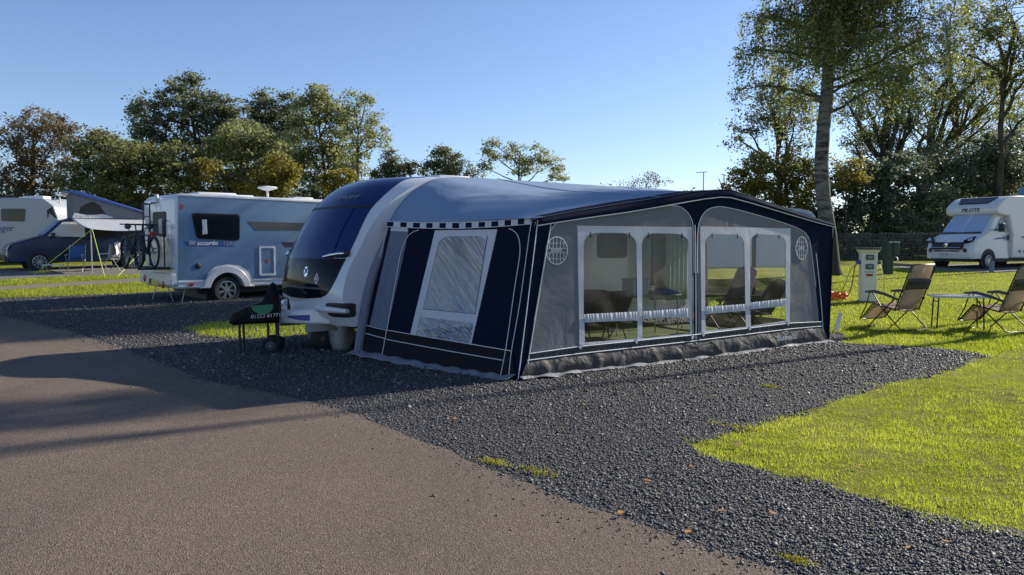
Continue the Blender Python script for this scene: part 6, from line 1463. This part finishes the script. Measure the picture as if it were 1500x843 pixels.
for i in range(84):
    z0 = random.uniform(5.6, 14.6); st = trunk_at(z0); ang = random.random() * 6.283
    L = (random.uniform(2.0, 4.3)) * (1 - .06 * (z0 - 6)); up = random.uniform(.5, 1.5)
    if math.cos(ang) < 0: L *= .88
    en = st + Vector((math.cos(ang) * L, math.sin(ang) * L * .9, up)); lp = wob(st, en, 5, .05)
    lp[-1].z -= .3; tm.tube(lp, [.06, .05, .042, .034, .024, .012], 6)
    for j in range(15):
        f = random.uniform(.25, 1); idx = min(4, int(f * 5)); s0 = lp[idx].lerp(lp[idx + 1], f * 5 - idx)
        a2 = ang + random.gauss(0, .9); e = s0 + Vector((math.cos(a2), math.sin(a2), random.uniform(-.1, .35))) * random.uniform(.3, .9)
        hl = random.uniform(.5, 1.9); hp = e + Vector((random.gauss(0, .15), random.gauss(0, .15), -hl))
        twm.tube([s0, e, e.lerp(hp, .5) + Vector((random.gauss(0, .05), random.gauss(0, .05), 0)), hp], [.012, .009, .006, .004], 3, False)
        n = int(34 * (hl + .8)); u = rng.random(n) ** .8; base_ = np.where((u < .35)[:, None], np.array(s0) + (np.array(e) - np.array(s0)) * (u / .35)[:, None], np.array(e) + (np.array(hp) - np.array(e)) * ((u - .35) / .65)[:, None])
        P.append(base_ + rng.normal(0, .11, (n, 3))); T.append(np.clip(rng.normal(.45 + random.gauss(0, .12), .18, n), 0, 1))
P = np.concatenate(P); T = np.concatenate(T)
np_mesh('crown', leaf_arrays(P, .095, .2, .7), np.arange(4 * len(P)).reshape(-1, 4), LEAF['birch'], np.repeat(T, 4), br)
tm.build('trunk', M['birchbark'], br, 60); twm.build('twigs', M['bark'], br)

# ---- trees standing out of frame to the right: their shadows reach the awning, gravel and road
for (lb, X_, Y_, lobes) in (('tall slim tree on the grass right of the field view', 19.2, 19.9, [(0, 16.6, 1.2, 1.2), (.4, 15.4, .9, .8)]),
                            ('second slim tree on the grass beyond the right edge', 25.6, 24.9, [(0, 18.6, .9, 1.1), (.3, 17.0, .8, .9), (-.3, 20.2, .7, .9)]),
                            ('broad tall tree just beyond the right edge beside the motorhome', 26.2, 34.4, [(0, 21.4, 2.3, 1.7), (-.5, 19.0, 2.5, 1.9), (.8, 16.0, 2.4, 1.8), (-.8, 15.2, 2.0, 1.6), (.3, 12.6, 2.2, 1.6)])):
    kk = Y_ / FPX; pxb = 750 + X_ / kk; zpx = lambda z: 356 - (z - 1.6) / kk
    tree('slim_tree', lb, Y_, pxb, [(pxb + dx / kk, zpx(z), rx / kk, rz / kk) for dx, z, rx, rz in lobes], 'birch', .13, 1.3, .45, .15, GR, 30)

# ---- wooded hillside far right
def hz(x, y):
    t = max(0.0, min(1.0, (x - .44 * y) / 50)) * max(0.0, min(1.0, (y - 62) / 45)); return g(50) + 26 * t * t * (3 - 2 * t) ** .5
hb = MB(); hb.grid(lambda u, v: Vector((34 + 190 * u, 60 + 150 * v, hz(34 + 190 * u, 60 + 150 * v) - .4)), 40, 30); ho = hb.build('hill', plain('hillside', (.03, .045, .015), .95, 0, .3, .4), None, 180); ho['kind'] = 'structure'
n = 9000; X = rng.uniform(38, 130, n); Y = rng.uniform(64, 150, n); k = visible(X, Y, 60); X, Y = X[k], Y[k]
Zh = np.array([hz(a, b) for a, b in zip(X, Y)]); P = []
for a, b, c_ in zip(X, Y, Zh):
    if c_ < g(50) + .05: continue
    hgt_ = random.uniform(.6, 4.0); m_ = 30
    P.append(rng.normal(0, 1, (m_, 3)) * np.array([1.0, 1.0, .9]) + np.array([a, b, c_ + hgt_]))
P = np.concatenate(P)
wo_ = np_mesh('hillside_woodland', leaf_arrays(P, .45, .4), np.arange(4 * len(P)).reshape(-1, 4), LEAF['mid'], np.repeat(np.clip(rng.normal(.4, .2, len(P)), 0, 1), 4)); tag(wo_, 'wooded hillside rising behind the trees on the right', 'woodland', kind='stuff')

# ---- small plants and fallen leaves on the gravel
def tuft(p, r, n, label, mat, cat='weed', name='weed_patch'):
    q = rng.normal(0, 1, (n, 2)) * np.array([r * .62, r * .24]) + np.round(rng.normal(0, 1, (n, 2)) * .8) * np.array([r * .3, r * .12])
    X_ = p.x - .70 * q[:, 0] + .71 * q[:, 1]; Y_ = p.y + .71 * q[:, 0] + .70 * q[:, 1]
    o = blades(name, X_, Y_, .006, .024, .005, .012, mat); tag(o, label, cat, kind='stuff'); return o
for (px, py, r, lb) in ((725, 680, .10, 'yellow weeds at the road edge, nearest the road bend'), (785, 693, .13, 'yellow weed patch in the gravel edge, right of the first weeds'), (1165, 824, .07, 'small green weed at the gravel edge near the bottom of the view'), (1083, 628, .16, 'yellow green moss patch on the gravel left of the lawn tip'), (1128, 568, .08, 'small weed alone on the gravel before the awning')):
    tuft(gnd(px, py), r * 1.15, 170, lb, M['weed'])
lv = []
for k in range(46):
    px, py = (random.uniform(640, 1500), random.uniform(560, 830)) if k > 8 else random.choice([(905, 752), (1075, 655), (1190, 700), (1250, 690), (860, 600), (1300, 650), (1420, 690), (1130, 760), (1010, 790)])
    p = gnd(px + random.uniform(-6, 6), py + random.uniform(-4, 4))
    if not (inpoly(np.array([p.x]), np.array([p.y]), GRAVEL)[0] or inpoly(np.array([p.x]), np.array([p.y]), LAWN_NEAR)[0]) or (k > 8 and k % 2): continue
    s = random.uniform(.018, .038)
    m = MB(); a = random.random() * 6.28; ca, sa = math.cos(a), math.sin(a)
    L = [(-1, 0, 0), (-.4, .45, .15), (.3, .5, .25), (1, 0, .1), (.35, -.5, .2), (-.4, -.45, .12)]
    m.prism([(s * (x * ca - y * sa), s * (x * sa + y * ca), s * z) for x, y, z in L], (0, 0, .002)); o = m.build('fallen_leaf', M['orangeleaf'] if k % 3 else M['tan'], None); o.location = (p.x, p.y, p.z + .032)
    tag(o, 'small curled fallen leaf on the gravel or grass', 'leaf', 'fallen leaves')
